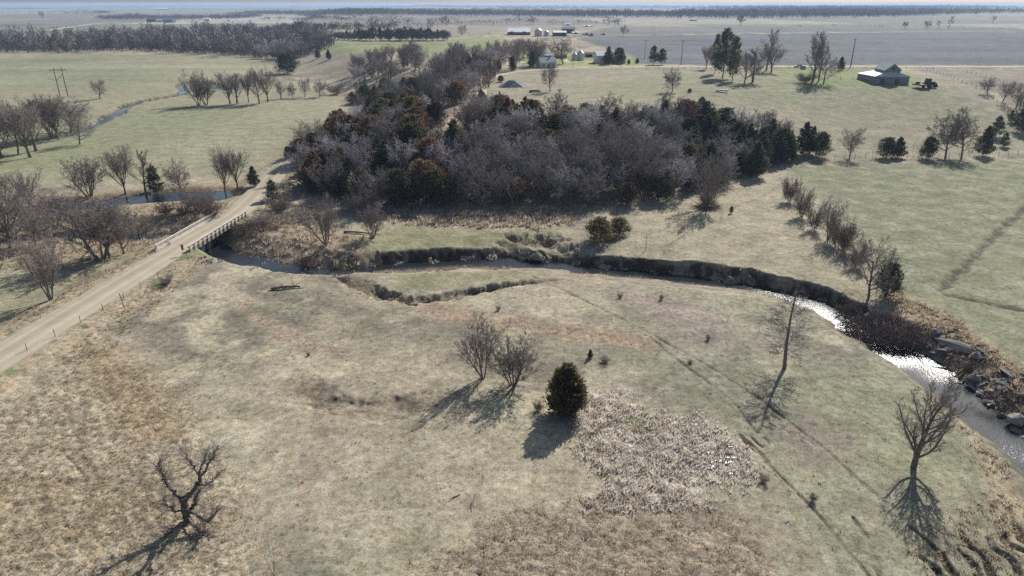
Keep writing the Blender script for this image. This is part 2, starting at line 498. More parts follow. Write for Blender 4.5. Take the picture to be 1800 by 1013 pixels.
def translucent(m, k=.48):
    nt = m.node_tree; b = nt.nodes['Principled BSDF']; out = nt.nodes['Material Output']
    tr = nt.nodes.new('ShaderNodeBsdfTranslucent'); mx = nt.nodes.new('ShaderNodeMixShader'); mx.inputs[0].default_value = k
    src = b.inputs['Base Color'].links[0].from_socket
    nt.links.new(src, tr.inputs[0]); nt.links.new(b.outputs[0], mx.inputs[1]); nt.links.new(tr.outputs[0], mx.inputs[2]); nt.links.new(mx.outputs[0], out.inputs['Surface'])
for k_ in ('cedar', 'cedar_rust', 'cedar_olive', 'pine', 'deadgrass', 'reed', 'reed_pale', 'brownstalk'): translucent(M[k_])

# ------------------------------------------------------------------ ground sheet
def ground_grid():
    a0 = np.linspace(-50, 50, 1150)
    a1 = np.concatenate([np.linspace(-180, -50, 70)[:-1], a0, np.linspace(50, 180, 70)[1:-1]])
    th = np.radians(a1)
    r = np.concatenate([np.linspace(2, 40, 24)[:-1], 1 / np.linspace(1 / 40, 1 / 620, 720), np.geomspace(620, 25000, 190)[1:]])
    R, T = np.meshgrid(r, th, indexing='ij')
    return R * np.sin(T), R * np.cos(T), len(r), len(th)

def W0(px): return [at0(a, b) for a, b in px]

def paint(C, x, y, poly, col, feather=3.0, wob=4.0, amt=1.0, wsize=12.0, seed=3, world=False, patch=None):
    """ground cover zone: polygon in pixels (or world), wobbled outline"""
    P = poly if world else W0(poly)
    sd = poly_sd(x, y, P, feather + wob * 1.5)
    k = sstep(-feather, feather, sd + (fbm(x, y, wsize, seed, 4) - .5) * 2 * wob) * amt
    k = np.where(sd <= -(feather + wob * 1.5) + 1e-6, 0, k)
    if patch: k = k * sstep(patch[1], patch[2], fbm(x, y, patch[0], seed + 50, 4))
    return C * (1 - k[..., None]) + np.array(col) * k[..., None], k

BEIGE = np.array((.338, .297, .220)); GREYB = np.array((.198, .176, .142)); GREEN = np.array((.185, .205, .098)); PALE = np.array((.43, .385, .275))

def ground_colour(x, y):
    r = np.hypot(x, y)
    n1 = fbm(x, y, 26, 1, 5); n2 = fbm(x, y, 9, 2, 5); n3 = fbm(x, y, 60, 3, 4); n4 = fbm(x, y, 3.2, 4, 4)
    C = BEIGE + (GREYB - BEIGE) * sstep(.45, .60, n1 * .6 + n2 * .4)[..., None]
    C = C + (PALE - C) * (sstep(.52, .66, n2) * .8)[..., None]
    C = C + (GREEN - C) * (sstep(.50, .72, n3 * .5 + n4 * .25 + n1 * .25) * .25)[..., None]
    rough = np.full(x.shape, .25)
    # -- valley pasture beyond the road: greener
    C, k = paint(C, x, y, [(0, 92), (440, 100), (470, 112), (460, 130), (600, 175), (560, 225), (500, 280), (430, 310), (0, 330), (-300, 330), (-300, 92)], (.29, .278, .185), 6, 8, .85)
    C, k = paint(C, x, y, [(-300, 95), (160, 105), (300, 125), (230, 155), (-300, 150)], (.215, .238, .15), 25, 14, .6, 60, 8)
    C, k = paint(C, x, y, [(180, 205), (330, 185), (430, 195), (330, 245), (150, 290), (-200, 330), (-200, 280)], (.19, .22, .12), 14, 10, .5, 25, 9)
    # -- creek flat left of the road: tan, tangled
    C, k = paint(C, x, y, [(-300, 335), (140, 342), (400, 320), (480, 310), (490, 345), (430, 365), (340, 415), (250, 450), (90, 470), (-300, 500)], (.33, .26, .17), 4, 4, .8); rough = np.maximum(rough, k * .8)
    C, k = paint(C, x, y, [(-200, 470), (150, 445), (260, 440), (60, 560), (-200, 640)], (.27, .265, .165), 4, 5, .6, 9)
    # -- brush land right of the bridge
    C, k = paint(C, x, y, [(470, 345), (560, 362), (640, 420), (700, 452), (640, 470), (560, 475), (440, 450), (430, 395)], (.30, .24, .17), 3, 3, .8); rough = np.maximum(rough, k * .7)
    # -- under the woods
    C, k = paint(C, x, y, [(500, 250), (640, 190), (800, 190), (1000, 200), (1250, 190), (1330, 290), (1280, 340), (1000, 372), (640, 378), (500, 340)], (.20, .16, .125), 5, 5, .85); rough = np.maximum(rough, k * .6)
    # -- open strip on the slope and the bare bluff
    C, k = paint(C, x, y, [(760, 285), (830, 190), (850, 175), (820, 180), (790, 205), (740, 285)], (.36, .27, .21), 2, 2, .9)
    C, k = paint(C, x, y, [(505, 118), (600, 92), (650, 110), (640, 140), (560, 140), (500, 128)], (.27, .225, .18), 6, 5, .7)
    C, k = paint(C, x, y, [(560, 160), (680, 150), (760, 160), (660, 185)], (.30, .25, .17), 5, 5, .6)
    # -- marshy tall grass between woods and creek, green lawn strip in front
    C, k = paint(C, x, y, [(680, 372), (1000, 368), (1010, 395), (900, 404), (760, 400), (690, 388)], (.33, .26, .20), 2.5, 2, .9, 6); rough = np.maximum(rough, k * .9)
    C, k = paint(C, x, y, [(660, 392), (760, 405), (900, 410), (1000, 400), (960, 420), (880, 430), (700, 448), (640, 440)], (.22, .225, .12), 3, 3, .75, 8)
    C, k = paint(C, x, y, [(690, 480), (900, 470), (950, 480), (860, 500), (760, 515), (690, 505)], (.20, .205, .11), 2.5, 3, .65, 7)
    # -- bank pasture on the right and the hay field
    C, k = paint(C, x, y, [(1000, 405), (1280, 330), (1400, 300), (1500, 480), (1560, 520), (1400, 495), (1100, 450)], (.33, .30, .205), 6, 6, .55, 10)
    C, k = paint(C, x, y, [(1385, 292), (1800, 282), (2300, 276), (2300, 800), (1860, 720), (1740, 610), (1640, 540), (1560, 500), (1530, 420), (1440, 350)], (.19, .205, .125), 3, 3, .85, 10)
    C, k = paint(C, x, y, [(1385, 292), (1800, 282), (2300, 276), (2300, 800), (1860, 720), (1740, 610), (1640, 540), (1560, 500), (1530, 420), (1440, 350)], (.29, .28, .20), 3, 3, .7, 10, 22, patch=(3.0, .47, .68))
    C, k = paint(C, x, y, [(1560, 515), (1640, 535), (1740, 600), (1860, 720), (1860, 760), (1740, 650), (1640, 580), (1560, 545)], (.36, .28, .19), 1.5, 1.5, .85, 4); rough = np.maximum(rough, k * .8)
    # -- lower right pasture: greenish
    C, k = paint(C, x, y, [(1120, 500), (1420, 545), (1560, 640), (1700, 760), (1800, 900), (1800, 1100), (1380, 1100), (1300, 860), (1180, 700), (1040, 620)], (.25, .245, .175), 8, 8, .55, 14)
    C, k = paint(C, x, y, [(1390, 700), (1560, 640), (1760, 830), (1640, 860), (1480, 760)], (.225, .235, .145), 4, 5, .5, 8)
    C, k = paint(C, x, y, [(1080, 510), (1230, 530), (1350, 600), (1260, 640), (1150, 590)], (.28, .24, .205), 4, 5, .55, 6)
    C, k = paint(C, x, y, [(1350, 750), (1430, 735), (1500, 790), (1420, 815)], (.24, .20, .17), 1.5, 2, .7, 5)
    C, k = paint(C, x, y, [(1640, 700), (1700, 745), (1790, 850), (1800, 960), (1760, 960), (1720, 800)], (.38, .31, .21), 1.2, 1.5, .8, 4); rough = np.maximum(rough, k)
    # -- rough tussock ground, lower left; and the brown marsh at the bottom
    C, k = paint(C, x, y, [(-300, 760), (60, 690), (130, 650), (240, 640), (330, 710), (350, 790), (420, 850), (440, 940), (430, 1100), (-300, 1100)], (.345, .293, .207), 3.5, 4, .9, 6); rough = np.maximum(rough, k * 1.4)
    C, k = paint(C, x, y, [(120, 610), (200, 600), (300, 690), (330, 760), (230, 800), (190, 720)], (.32, .245, .155), 2, 2.5, .75, 4); rough = np.maximum(rough, k * 1.4)
    C, k = paint(C, x, y, [(-300, 900), (100, 820), (300, 860), (240, 960), (-300, 1060)], (.27, .215, .14), 3, 4, .6, 7)
    C, k = paint(C, x, y, [(1000, 735), (1030, 680), (1100, 690), (1200, 740), (1320, 790), (1310, 825), (1250, 850), (1240, 900), (1130, 900), (1050, 880), (1060, 850), (1030, 800)], (.42, .37, .295), 2.0, 2.2, .9, 4); rough = np.maximum(rough, k * 1.4)
    C, k = paint(C, x, y, [(700, 1100), (760, 960), (830, 900), (960, 885), (1080, 875), (1230, 880), (1330, 950), (1380, 1100)], (.27, .225, .165), 3.0, 4, .9, 6); rough = np.maximum(rough, k * 1.2)
    C, k = paint(C, x, y, [(1090, 738), (1130, 735), (1160, 750), (1130, 758)], (.14, .22, .05), .5, .7, .8, 2)
    # -- rusty bands in the near pasture
    for pl, w, cc in (([(755, 540), (850, 565), (900, 576), (1000, 584), (1060, 588), (1120, 606)], 2.6, (.31, .235, .165)), ([(430, 530), (455, 565), (500, 590), (560, 612), (600, 620)], 1.7, (.31, .25, .19)),
                      ([(530, 670), (560, 700), (620, 712), (700, 712), (760, 700)], 2.6, (.27, .225, .165)), ([(690, 410), (780, 418), (900, 412)], 1.0, (.22, .2, .13)), ([(1120, 520), (1180, 545), (1280, 560)], 1.5, (.33, .27, .23))):
        P = along(W0(pl), 5); D, S, T = line_dist(x, y, P, w * 3)
        k = (1 - sstep(w * .4, w * 1.5, D + (n4 - .5) * w * 2.2)) * .85
        C = C * (1 - k[..., None]) + np.array(cc) * k[..., None]; rough = np.maximum(rough, k * .9)
    # -- plateau pasture
    C, k = paint(C, x, y, [(830, 150), (880, 122), (1090, 120), (1500, 121), (1680, 140), (1800, 210), (1800, 270), (1420, 278), (1300, 200), (1240, 196), (1000, 198), (860, 185)], (.29, .268, .19), 5, 8, .85, 25)
    C, k = paint(C, x, y, [(1000, 150), (1200, 130), (1600, 145), (1780, 215), (1500, 215), (1300, 175), (1100, 175)], (.225, .235, .145), 12, 10, .65, 30, 11)
    C, k = paint(C, x, y, [(1290, 180), (1450, 190), (1680, 215), (1600, 260), (1460, 255)], (.29, .26, .18), 10, 8, .6, 25)
    C, k = paint(C, x, y, [(1330, 118), (1560, 118), (1640, 150), (1420, 152)], (.19, .25, .09), 6, 6, .55, 18)
    C, k = paint(C, x, y, [(900, 95), (1040, 92), (1100, 100), (1180, 112), (1090, 117), (940, 116)], (.24, .27, .10), 5, 4, .9)
    # -- fields
    C, k = paint(C, x, y, [(1600, 122), (1800, 124), (2100, 130), (2100, 170), (1760, 165), (1690, 140)], (.26, .22, .18), 4, 2, .9)
    C, k = paint(C, x, y, [(1110, 98), (1010, 68), (1050, 64), (1300, 60), (1850, 54), (2400, 50), (2400, 114), (1850, 114.5), (1200, 114.5), (1120, 112)], (.135, .142, .155), 4, 1, 1)
    C, k = paint(C, x, y, [(1010, 62), (1080, 47), (1290, 45), (1500, 50), (1850, 48), (2400, 45), (2400, 53), (1850, 53.5), (1300, 58), (1060, 63)], (.175, .17, .165), 4, 1, 1)
    C, k = paint(C, x, y, [(600, 74), (770, 74), (830, 66), (890, 66), (870, 90), (780, 96), (600, 97), (560, 90)], (.235, .26, .125), 6, 4, .95)
    C, k = paint(C, x, y, [(740, 46), (890, 46), (880, 60), (760, 62), (690, 56)], (.29, .245, .205), 6, 2, .9)
    C, k = paint(C, x, y, [(-200, 27), (150, 26), (190, 33), (160, 45), (90, 52), (-200, 48)], (.235, .21, .18), 10, 5, .9)
    C, k = paint(C, x, y, [(1060, 36), (1260, 36), (1600, 36), (1600, 43), (1060, 43)], (.26, .29, .20), 10, 4, .9)
    C, k = paint(C, x, y, [(1350, 37), (1500, 30), (1800, 26), (2200, 26), (2200, 46), (1850, 46), (1360, 46)], (.33, .31, .23), 10, 4, .95)
    # -- far country: a patchwork of fields
    far = sstep(900, 1300, r)
    gx = (x * cos(.05) + y * sin(.05)) / 420; gy = (y * cos(.05) - x * sin(.05)) / 620
    gx = gx + _hash(np.floor(gy), np.floor(gy) * 0, 5) * .8
    hsh = _hash(np.floor(gx), np.floor(gy), 77)
    pal = np.array([(.22, .20, .18), (.28, .26, .225), (.18, .195, .16), (.32, .30, .26), (.14, .14, .14), (.20, .235, .16), (.25, .235, .20), (.40, .38, .34)])
    F = pal[np.minimum((hsh * 8).astype(int), 7)]
    C = C * (1 - far[..., None] * .85) + F * (far[..., None] * .85)
    # tractor rows and contour streaks in the big fields
    st_ = (vnoise(x / 90, y / 4.0, 91) - .5) * .22 + (vnoise(x / 150, y / 14.0, 92) - .5) * .22 + (fbm(x, y, 60, 93, 3) - .5) * .4
    C = C * (1 + (sstep(330, 420, y) * st_)[..., None])
    hay = sstep(60, 85, x - (y - 110) * .0) * (1 - sstep(330, 350, y))
    C = C * (1 + (hay * (vnoise((x + y * .3) / 14, (y - x * .3) / 1.6, 94) - .5) * .22)[..., None])
    return np.clip(C, .01, .9), np.clip(rough, 0, 1.5)

GX, GY, NR, NT = ground_grid()
GZ, SOIL = hgt(GX, GY, True)
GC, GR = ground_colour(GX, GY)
# woody debris darkening in gullies = bare dark earth
sc_ = (.075, .058, .045)
band = fbm(GX, GY, 1.5, 61, 3)
SOILC = np.array(sc_) * (.6 + 2.4 * sstep(.5, .75, band)[..., None] + .5 * band[..., None])
GC = GC * (1 - SOIL[..., None]) + SOILC * SOIL[..., None]
# road verges: rank grass with green runs
Dr, Sr, Tr = line_dist(GX, GY, ROAD[:, :2], 14)
vk = np.where(Dr < 13.9, (1 - sstep(6, 10, Dr + (fbm(GX, GY, 4, 12, 3) - .5) * 4)), 0)
vc = np.array((.36, .295, .20)) + (np.array((.20, .22, .11)) - np.array((.36, .295, .20))) * sstep(.62, .72, fbm(GX, GY, 5, 14, 3) + (Sr < 0) * .03)[..., None]
gl_ = sstep(0, 1, 1 - SOIL)
vk = vk * gl_ * (GY < 210)
GC = GC * (1 - vk[..., None] * .85) + vc * vk[..., None] * .85
GR = np.maximum(GR, vk * .8)
# tussocks: real lumps in the rough ground near the viewer
near = 1 - sstep(90, 150, np.hypot(GX, GY))
lump = fbm(GX, GY, .7, 40, 2)
GZ = GZ + near * np.clip(GR - .5, 0, 1) * (lump - .45) * .4 * (1 - SOIL)
GZ = GZ + (1 - sstep(120, 240, np.hypot(GX, GY))) * (fbm(GX, GY, 2.4, 41, 3) - .5) * .16
V = np.stack([GX, GY, GZ], -1).reshape(-1, 3)
i = np.arange(NR - 1)[:, None]; j = np.arange(NT)[None, :]; j2 = (j + 1) % NT
F = np.stack([i * NT + j, i * NT + j2, (i + 1) * NT + j2, (i + 1) * NT + j], -1).reshape(-1, 4)[:, ::-1]
# close the hole under the camera
V = np.vstack([V, [[0, 0, float(GZ[0].mean())]]])
mg, nt, b = nmat('pasture')
me = mesh_np('ground', V, F, mg, smooth=True)
ca = me.attributes.new('Col', 'FLOAT_COLOR', 'POINT')
cc = np.ones((len(V), 4), np.float32); cc[:-1, :3] = GC.reshape(-1, 3); ca.data.foreach_set('color', cc.ravel())
ra = me.attributes.new('Tuft', 'FLOAT', 'POINT')
rr = np.zeros(len(V), np.float32); rr[:-1] = GR.ravel(); ra.data.foreach_set('value', rr)
ground = link('ground', me); tag(ground, 'wide dormant pasture and farm fields running to the horizon', 'ground', kind='structure')
at_c = nt.nodes.new('ShaderNodeAttribute'); at_c.attribute_name = 'Col'
at_r = nt.nodes.new('ShaderNodeAttribute'); at_r.attribute_name = 'Tuft'
def maprange(nt, v, a, b_, c, d):
    m = nt.nodes.new('ShaderNodeMapRange'); nt.links.new(v, m.inputs[0])
    for k, q in zip((1, 2, 3, 4), (a, b_, c, d)):
        if hasattr(q, 'is_output'): nt.links.new(q, m.inputs[k])
        else: m.inputs[k].default_value = q
    return m.outputs[0]
def mth(nt, op, a, b_):
    m = nt.nodes.new('ShaderNodeMath'); m.operation = op
    for k, q in ((0, a), (1, b_)):
        if hasattr(q, 'is_output'): nt.links.new(q, m.inputs[k])
        else: m.inputs[k].default_value = q
    return m.outputs[0]
f1 = noise_node(nt, 1.1, 6, .72); f2 = noise_node(nt, 4.5, 4, .7); f3 = noise_node(nt, .22, 5, .65)
fine = mth(nt, 'ADD', mth(nt, 'MULTIPLY', f1, .5), mth(nt, 'MULTIPLY', f2, .5))
amp = maprange(nt, at_r.outputs['Fac'], 0, 1.4, .52, .9)
lo = mth(nt, 'SUBTRACT', 1.0, amp); hi = mth(nt, 'ADD', 1.0, amp)
val = maprange(nt, fine, .36, .64, lo, hi)
val3 = maprange(nt, f3, .3, .7, .72, 1.22)
val = mth(nt, 'MULTIPLY', val, val3)
c = mixc(nt, at_c.outputs['Color'], (0, 0, 0), 0.0)
vm = nt.nodes.new('ShaderNodeVectorMath'); vm.operation = 'SCALE'
nt.links.new(at_c.outputs['Color'], vm.inputs[0]); nt.links.new(val, vm.inputs['Scale'])
# warm / cool speckle
f4 = noise_node(nt, 2.2, 3, .6)
tint = ramp(nt, f4, [(.35, (1.08, .97, .86)), (.65, (.94, 1.02, 1.10))])
c = mixc(nt, vm.outputs[0], tint, 1.0, 'MULTIPLY')
nt.links.new(c, b.inputs['Base Color'])
bn = nt.nodes.new('ShaderNodeBump'); bn.inputs['Distance'].default_value = .12
nt.links.new(maprange(nt, at_r.outputs['Fac'], 0, 1.4, .35, 1.0), bn.inputs['Strength'])
nt.links.new(fine, bn.inputs['Height']); nt.links.new(bn.outputs[0], b.inputs['Normal'])
b.inputs['Roughness'].default_value = 1.0; b.inputs['Specular IOR Level'].default_value = .1

# ------------------------------------------------------------------ water
mw, nt, b = nmat('creek_water')
b.inputs['Base Color'].default_value = (.018, .024, .028, 1)
b.inputs['Roughness'].default_value = .07; b.inputs['Specular IOR Level'].default_value = .6
tc = nt.nodes.new('ShaderNodeTexCoord')
wf = noise_node(nt, 2.6, 4, .65)
wf2 = noise_node(nt, .05, 2, .5)
bn = nt.nodes.new('ShaderNodeBump'); bn.inputs['Distance'].default_value = .12
nt.links.new(maprange(nt, wf2, .4, .62, .10, .5), bn.inputs['Strength'])
nt.links.new(wf, bn.inputs['Height']); nt.links.new(bn.outputs[0], b.inputs['Normal'])
nt.links.new(maprange(nt, wf2, .4, .6, .06, .2), b.inputs['Roughness'])
M['water'] = mw

def ribbon(P, w, z=None, cols=2):
    """flat strip along P (n,2+); w scalar or array half width"""
    P = np.asarray(P, float); n = len(P)
    d = np.gradient(P[:, :2], axis=0); d /= np.linalg.norm(d, axis=1)[:, None] + 1e-9
    nrm = np.stack([-d[:, 1], d[:, 0]], 1)
    w = np.broadcast_to(w, (n,))
    zz = P[:, 2] if z is None else np.full(n, z)
    V = []; 
    for k in range(cols):
        s = 1 - 2 * k / (cols - 1)
        q = P[:, :2] + nrm * (w * s)[:, None]
        V.append(np.column_stack([q, zz]))
    V = np.stack(V, 1).reshape(-1, 3)
    i = np.arange(n - 1)[:, None]; k = np.arange(cols - 1)[None, :]
    F = np.stack([i * cols + k, i * cols + k + 1, (i + 1) * cols + k + 1, (i + 1) * cols + k], -1).reshape(-1, 4)
    return V, F
for P, nm, lb in ((CREEK, 'creek', 'winding creek running under the timber bridge and across the pasture'), (LOOP, 'creek_loop', 'blue side channel behind the bare trees left of the bridge'), (BROOK, 'brook', 'distant bend of blue water in the far left pasture')):
    V, F = ribbon(P, P[:, 2] + (2.0 if nm == 'brook' else 3.0), WATER_Z if nm == 'creek' else LOOP_Z)
    o = link(nm, mesh_np(nm, V, F[:, ::-1], M['water'])); tag(o, lb, 'creek', kind='structure')

# pools lying among the reeds
mb = MB()
for (px, py, rx, ry) in [(min(1284, random.Random(k).gauss(1220 + (k % 3) * 16, 32)), random.Random(k + 99).gauss(806, 14), .14 + .22 * random.Random(k + 7).random(), .08 + .10 * random.Random(k + 8).random()) for k in range(30)] + [(1285, 806, .5, .16), (1262, 812, .4, .15)]:
    x, y, z = at(px, py)
    vs = []
    for k in range(22):
        t = 2 * pi * k / 22; q = 1 + .3 * sin(3 * t + px) + .18 * sin(7 * t + py)
        vs.append((x + rx * q * cos(t), y + ry * q * sin(t), z + .16))
    mb.add(vs, [tuple(range(22))])
o = mb.build('marsh_water', M['water']); tag(o, 'shallow pools glinting among the pale reeds', 'water', kind='structure')

# ------------------------------------------------------------------ roads
mr_, nt, b = nmat('gravel_road')
at_r = nt.nodes.new('ShaderNodeAttribute'); at_r.attribute_name = 'Across'
f = noise_node(nt, 3.0, 6, .75); f2_ = noise_node(nt, .35, 4, .6)
cr = ramp(nt, at_r.outputs['Fac'], [(0, (.33, .28, .20)), (.10, (.43, .38, .28)), (.22, (.40, .345, .25)), (.30, (.48, .42, .31)), (.42, (.36, .31, .22)), (.55, (.39, .335, .24)), (.68, (.48, .425, .315)), (.80, (.40, .35, .26)), (.92, (.43, .38, .28)), (1, (.31, .27, .19))])
vm = nt.nodes.new('ShaderNodeVectorMath'); vm.operation = 'SCALE'
nt.links.new(cr, vm.inputs[0]); nt.links.new(mth(nt, 'MULTIPLY', maprange(nt, f, .3, .7, .86, 1.12), maprange(nt, f2_, .3, .7, .9, 1.1)), vm.inputs['Scale'])
nt.links.new(vm.outputs[0], b.inputs['Base Color'])
def road(P, w, name, lab):
    if np.ndim(w): P = np.column_stack([P, w])
    P = along(P[::2], 10) if len(P) > 20 else along(P, 8)
    if np.ndim(w): w = P[:, 3]; P = P[:, :3]
    V, F = ribbon(P, w, None, 9)
    n = len(P)
    s = np.tile(np.linspace(-1, 1, 9), n)
    V[:, 2] += .07 - .10 * s * s - .1 * (np.abs(s) > .99)
    wobv = (fbm(V[:, 0], V[:, 1], 3, 8, 3) - .5) * .5 * (np.abs(s) > .9)
    V[:, 0] += wobv
    me = mesh_np(name, V, F[:, ::-1], mr_, True)
    a = me.attributes.new('Across', 'FLOAT', 'POINT'); a.data.foreach_set('value', ((s + 1) / 2).astype(np.float32))
    o = link(name, me); tag(o, lab, 'road', kind='structure')
road(ROAD, np.interp(np.arange(len(ROAD)), [0, 38, 42, 48, 52, 66, 84, 150], [3.6, 3.6, 3.05, 3.05, 3.4, 3.4, 2.4, 1.8]), 'gravel_road', 'pale gravel road crossing the bridge and climbing into the woods')
road(ROAD2, 3.4, 'plateau_road', 'gravel road running past the farmstead along the big field')
drive = [at0(*p) for p in [(1090, 117.5), (1050, 111), (1020, 108), (1000, 110), (990, 104)]]
drive = [(a, c, gz(a, c) + .12) for a, c in drive]
road(np.array(drive), 2.2, 'farm_driveway', 'pale driveway curving into the farmstead')
fr = []
for p in [(120, 51), (85, 54.5), (110, 50), (160, 43), (205, 40), (290, 38), (420, 36)][1:]:
    a = at0(*p); fr.append((a[0], a[1], gz(*a) + .5))
road(np.array(fr), 9, 'far_lane', 'pale lane cutting across the far left fields')

# ------------------------------------------------------------------ air
mh = bpy.data.materials.new('haze'); mh.use_nodes = True
nt = mh.node_tree; nt.nodes.clear()
pv = nt.nodes.new('ShaderNodeVolumePrincipled'); pv.inputs['Color'].default_value = (.56, .74, 1.0, 1); pv.inputs['Density'].default_value = 1.15e-4
pv.inputs['Anisotropy'].default_value = .2
ou = nt.nodes.new('ShaderNodeOutputMaterial'); nt.links.new(pv.outputs[0], ou.inputs['Volume'])
hb = MB().box((0, 0, 26), (54000, 54000, 72)).build('haze', mh)
tag(hb, 'pale blue air thickening towards the horizon', 'haze', kind='stuff')

# ------------------------------------------------------------------ trees
def _norm(d):
    return d / (math.sqrt(d[0] * d[0] + d[1] * d[1] + d[2] * d[2]) + 1e-9)

def grow(seed, S):
    """returns segments (p0, p1, r0, r1, level) of a bare tree about 10 m tall"""
    rng = np.random.default_rng(seed)
    segs = []
    def br(p, d, L, r, lv, rend):
        n = S['pieces'][lv]; st = L / n
        rr = r; starts = S['start'][lv]
        kids = S['n'][lv] if lv < len(S['n']) else 0
        nodes = [p]; dirs = []
        for k in range(n):
            d = _norm(d + rng.normal(0, S['wob'][lv], 3) + np.array((0, 0, S['up'][lv])))
            q = p + d * st
            if q[2] < .15: q[2] = .15 + rng.uniform(0, .1)
            r1 = r + (rend - r) * (k + 1) / n
            segs.append((p, q, rr, r1, lv)); p = q; rr = r1
            nodes.append(q); dirs.append(d)
        if not kids: return
        kids = max(1, int(round(kids * rng.uniform(.8, 1.2))))
        az0 = rng.uniform(0, 6.28)
        for c in range(kids):
            f = starts + (1 - starts) * (c + rng.uniform(.1, .9)) / kids
            f = min(f, .999); k = int(f * n); t = f * n - k
            a = nodes[k]; b_ = nodes[k + 1]; dd = dirs[k]
            pos = a + (b_ - a) * t
            az = az0 + c * 2.399 + rng.uniform(-.4, .4)
            ref = np.array((0, 0, 1.)) if abs(dd[2]) < .95 else np.array((1., 0, 0))
            u = np.cross(dd, ref); u /= np.linalg.norm(u); v = np.cross(dd, u)
            ang = S['ang'][lv] * (rng.uniform(.75, 1.25) if not (lv == 0 and 'avar' in S) else rng.uniform(*S['avar']))
            if lv == 0: ang *= (1 + S.get('angdrop', 0) * (1 - f))
            nd = dd * cos(ang) + (u * cos(az) + v * sin(az)) * sin(ang)
            ratio = S['ratio'][lv]
            prof = S.get('prof')
            if lv == 0 and prof: Lc = L * ratio * prof(f) * rng.uniform(.85, 1.15)
            else: Lc = L * ratio * (1 - .45 * f * (lv > 0)) * rng.uniform(.7, 1.2)
            rl = r + (rend - r) * f
            rc = max(S['rmin'], rl * S['rr'][lv])
            br(pos, nd, Lc, rc, lv + 1, max(S['rmin'], rc * .3))
    for (p, d, L, r) in S['stems'](rng):
        br(np.array(p, float), _norm(np.array(d, float)), L, r, 0, r * S.get('tend', .25))
    return segs

def tubes(segs, name, mat, sides):
    if not segs: return None
    P0 = np.array([s[0] for s in segs]); P1 = np.array([s[1] for s in segs])
    R0 = np.array([s[2] for s in segs]); R1 = np.array([s[3] for s in segs])
    D = P1 - P0; L = np.linalg.norm(D, axis=1)[:, None] + 1e-9; D = D / L
    P1 = P1 + D * (R1[:, None] * .6)
    up = np.where(np.abs(D[:, 2:3]) < .9, np.array([[0, 0, 1.]]), np.array([[1., 0, 0]]))
    U = np.cross(D, up); U /= np.linalg.norm(U, axis=1)[:, None]; W = np.cross(D, U)
    n = len(segs)
    ang = 2 * pi * np.arange(sides) / sides
    ca, sa = np.cos(ang), np.sin(ang)
    ring = U[:, None, :] * ca[None, :, None] + W[:, None, :] * sa[None, :, None]
    A = P0[:, None, :] + ring * R0[:, None, None]
    B = P1[:, None, :] + ring * R1[:, None, None]
    V = np.concatenate([A, B], 1).reshape(-1, 3)
    base = (np.arange(n) * 2 * sides)[:, None]
    k = np.arange(sides)[None, :]; k2 = (k + 1) % sides
    F = np.stack([base + k, base + k2, base + sides + k2, base + sides + k], -1).reshape(-1, 4)
    return mesh_np(name, V, F, mat, smooth=sides > 4)

def join_np(parts, name, mat):
    """merge numpy meshes (V,F) of quads"""
    Vs, Fs, b = [], [], 0
    for V, F in parts:
        Vs.append(V); Fs.append(F + b); b += len(V)
    return mesh_np(name, np.vstack(Vs), np.vstack(Fs), mat)

PROTO = {}
def bare_proto(key, seed, S, bark, twig, trunk_levels=1, sides=6):
    segs = grow(seed, S)
    H = max(s[1][2] for s in segs)
    tr = [s for s in segs if s[4] < trunk_levels]; cr = [s for s in segs if s[4] >= trunk_levels]
    big = [s for s in cr if s[2] > .035]; small = [s for s in cr if s[2] <= .035]
    tm = tubes(tr, key + '_trunk', bark, sides + 2)
    # crown: limbs and twigs in one mesh, twigs lighter
    ms = []
    P = []
    for lst, sd in ((big, 5), (small, 3)):
        m = tubes(lst, 'tmp', None, sd)
        if m is None: continue
        n = len(m.vertices); v = np.empty(n * 3, np.float32); m.vertices.foreach_get('co', v)
        f = np.empty(len(m.loops), np.int32); m.loops.foreach_get('vertex_index', f)
        P.append((v.reshape(-1, 3), f.reshape(-1, 4))); bpy.data.meshes.remove(m)
    cm = join_np(P, key + '_crown', bark)
    cm.materials.append(twig)
    nb = len(P[0][1]) if len(P) > 1 else 0
    mi = np.zeros(len(cm.polygons), np.int32); mi[nb:] = 1; cm.polygons.foreach_set('material_index', mi)
    xs = np.array([s[1] for s in cr]); W = np.percentile(np.abs(xs[:, :2]).max(1), 97) * 2
    PROTO[key] = dict(trunk=tm, crown=cm, H=H, W=W, kind='bare')
    return H

one = lambda L, r, lean=.05: (lambda rng: [((0, 0, -.3), (rng.normal(0, lean), rng.normal(0, lean), 1), L, r)])
def many(n, L, r, spread, lean=.35):
    def f(rng):
        out = []
        for k in range(n):
            a = 2 * pi * k / n + rng.uniform(-.4, .4); q = lean * rng.uniform(.5, 1.2)
            out.append(((spread * cos(a), spread * sin(a), -.3), (q * cos(a), q * sin(a), 1), L * rng.uniform(.75, 1), r * rng.uniform(.6, 1)))
        return out
    return f

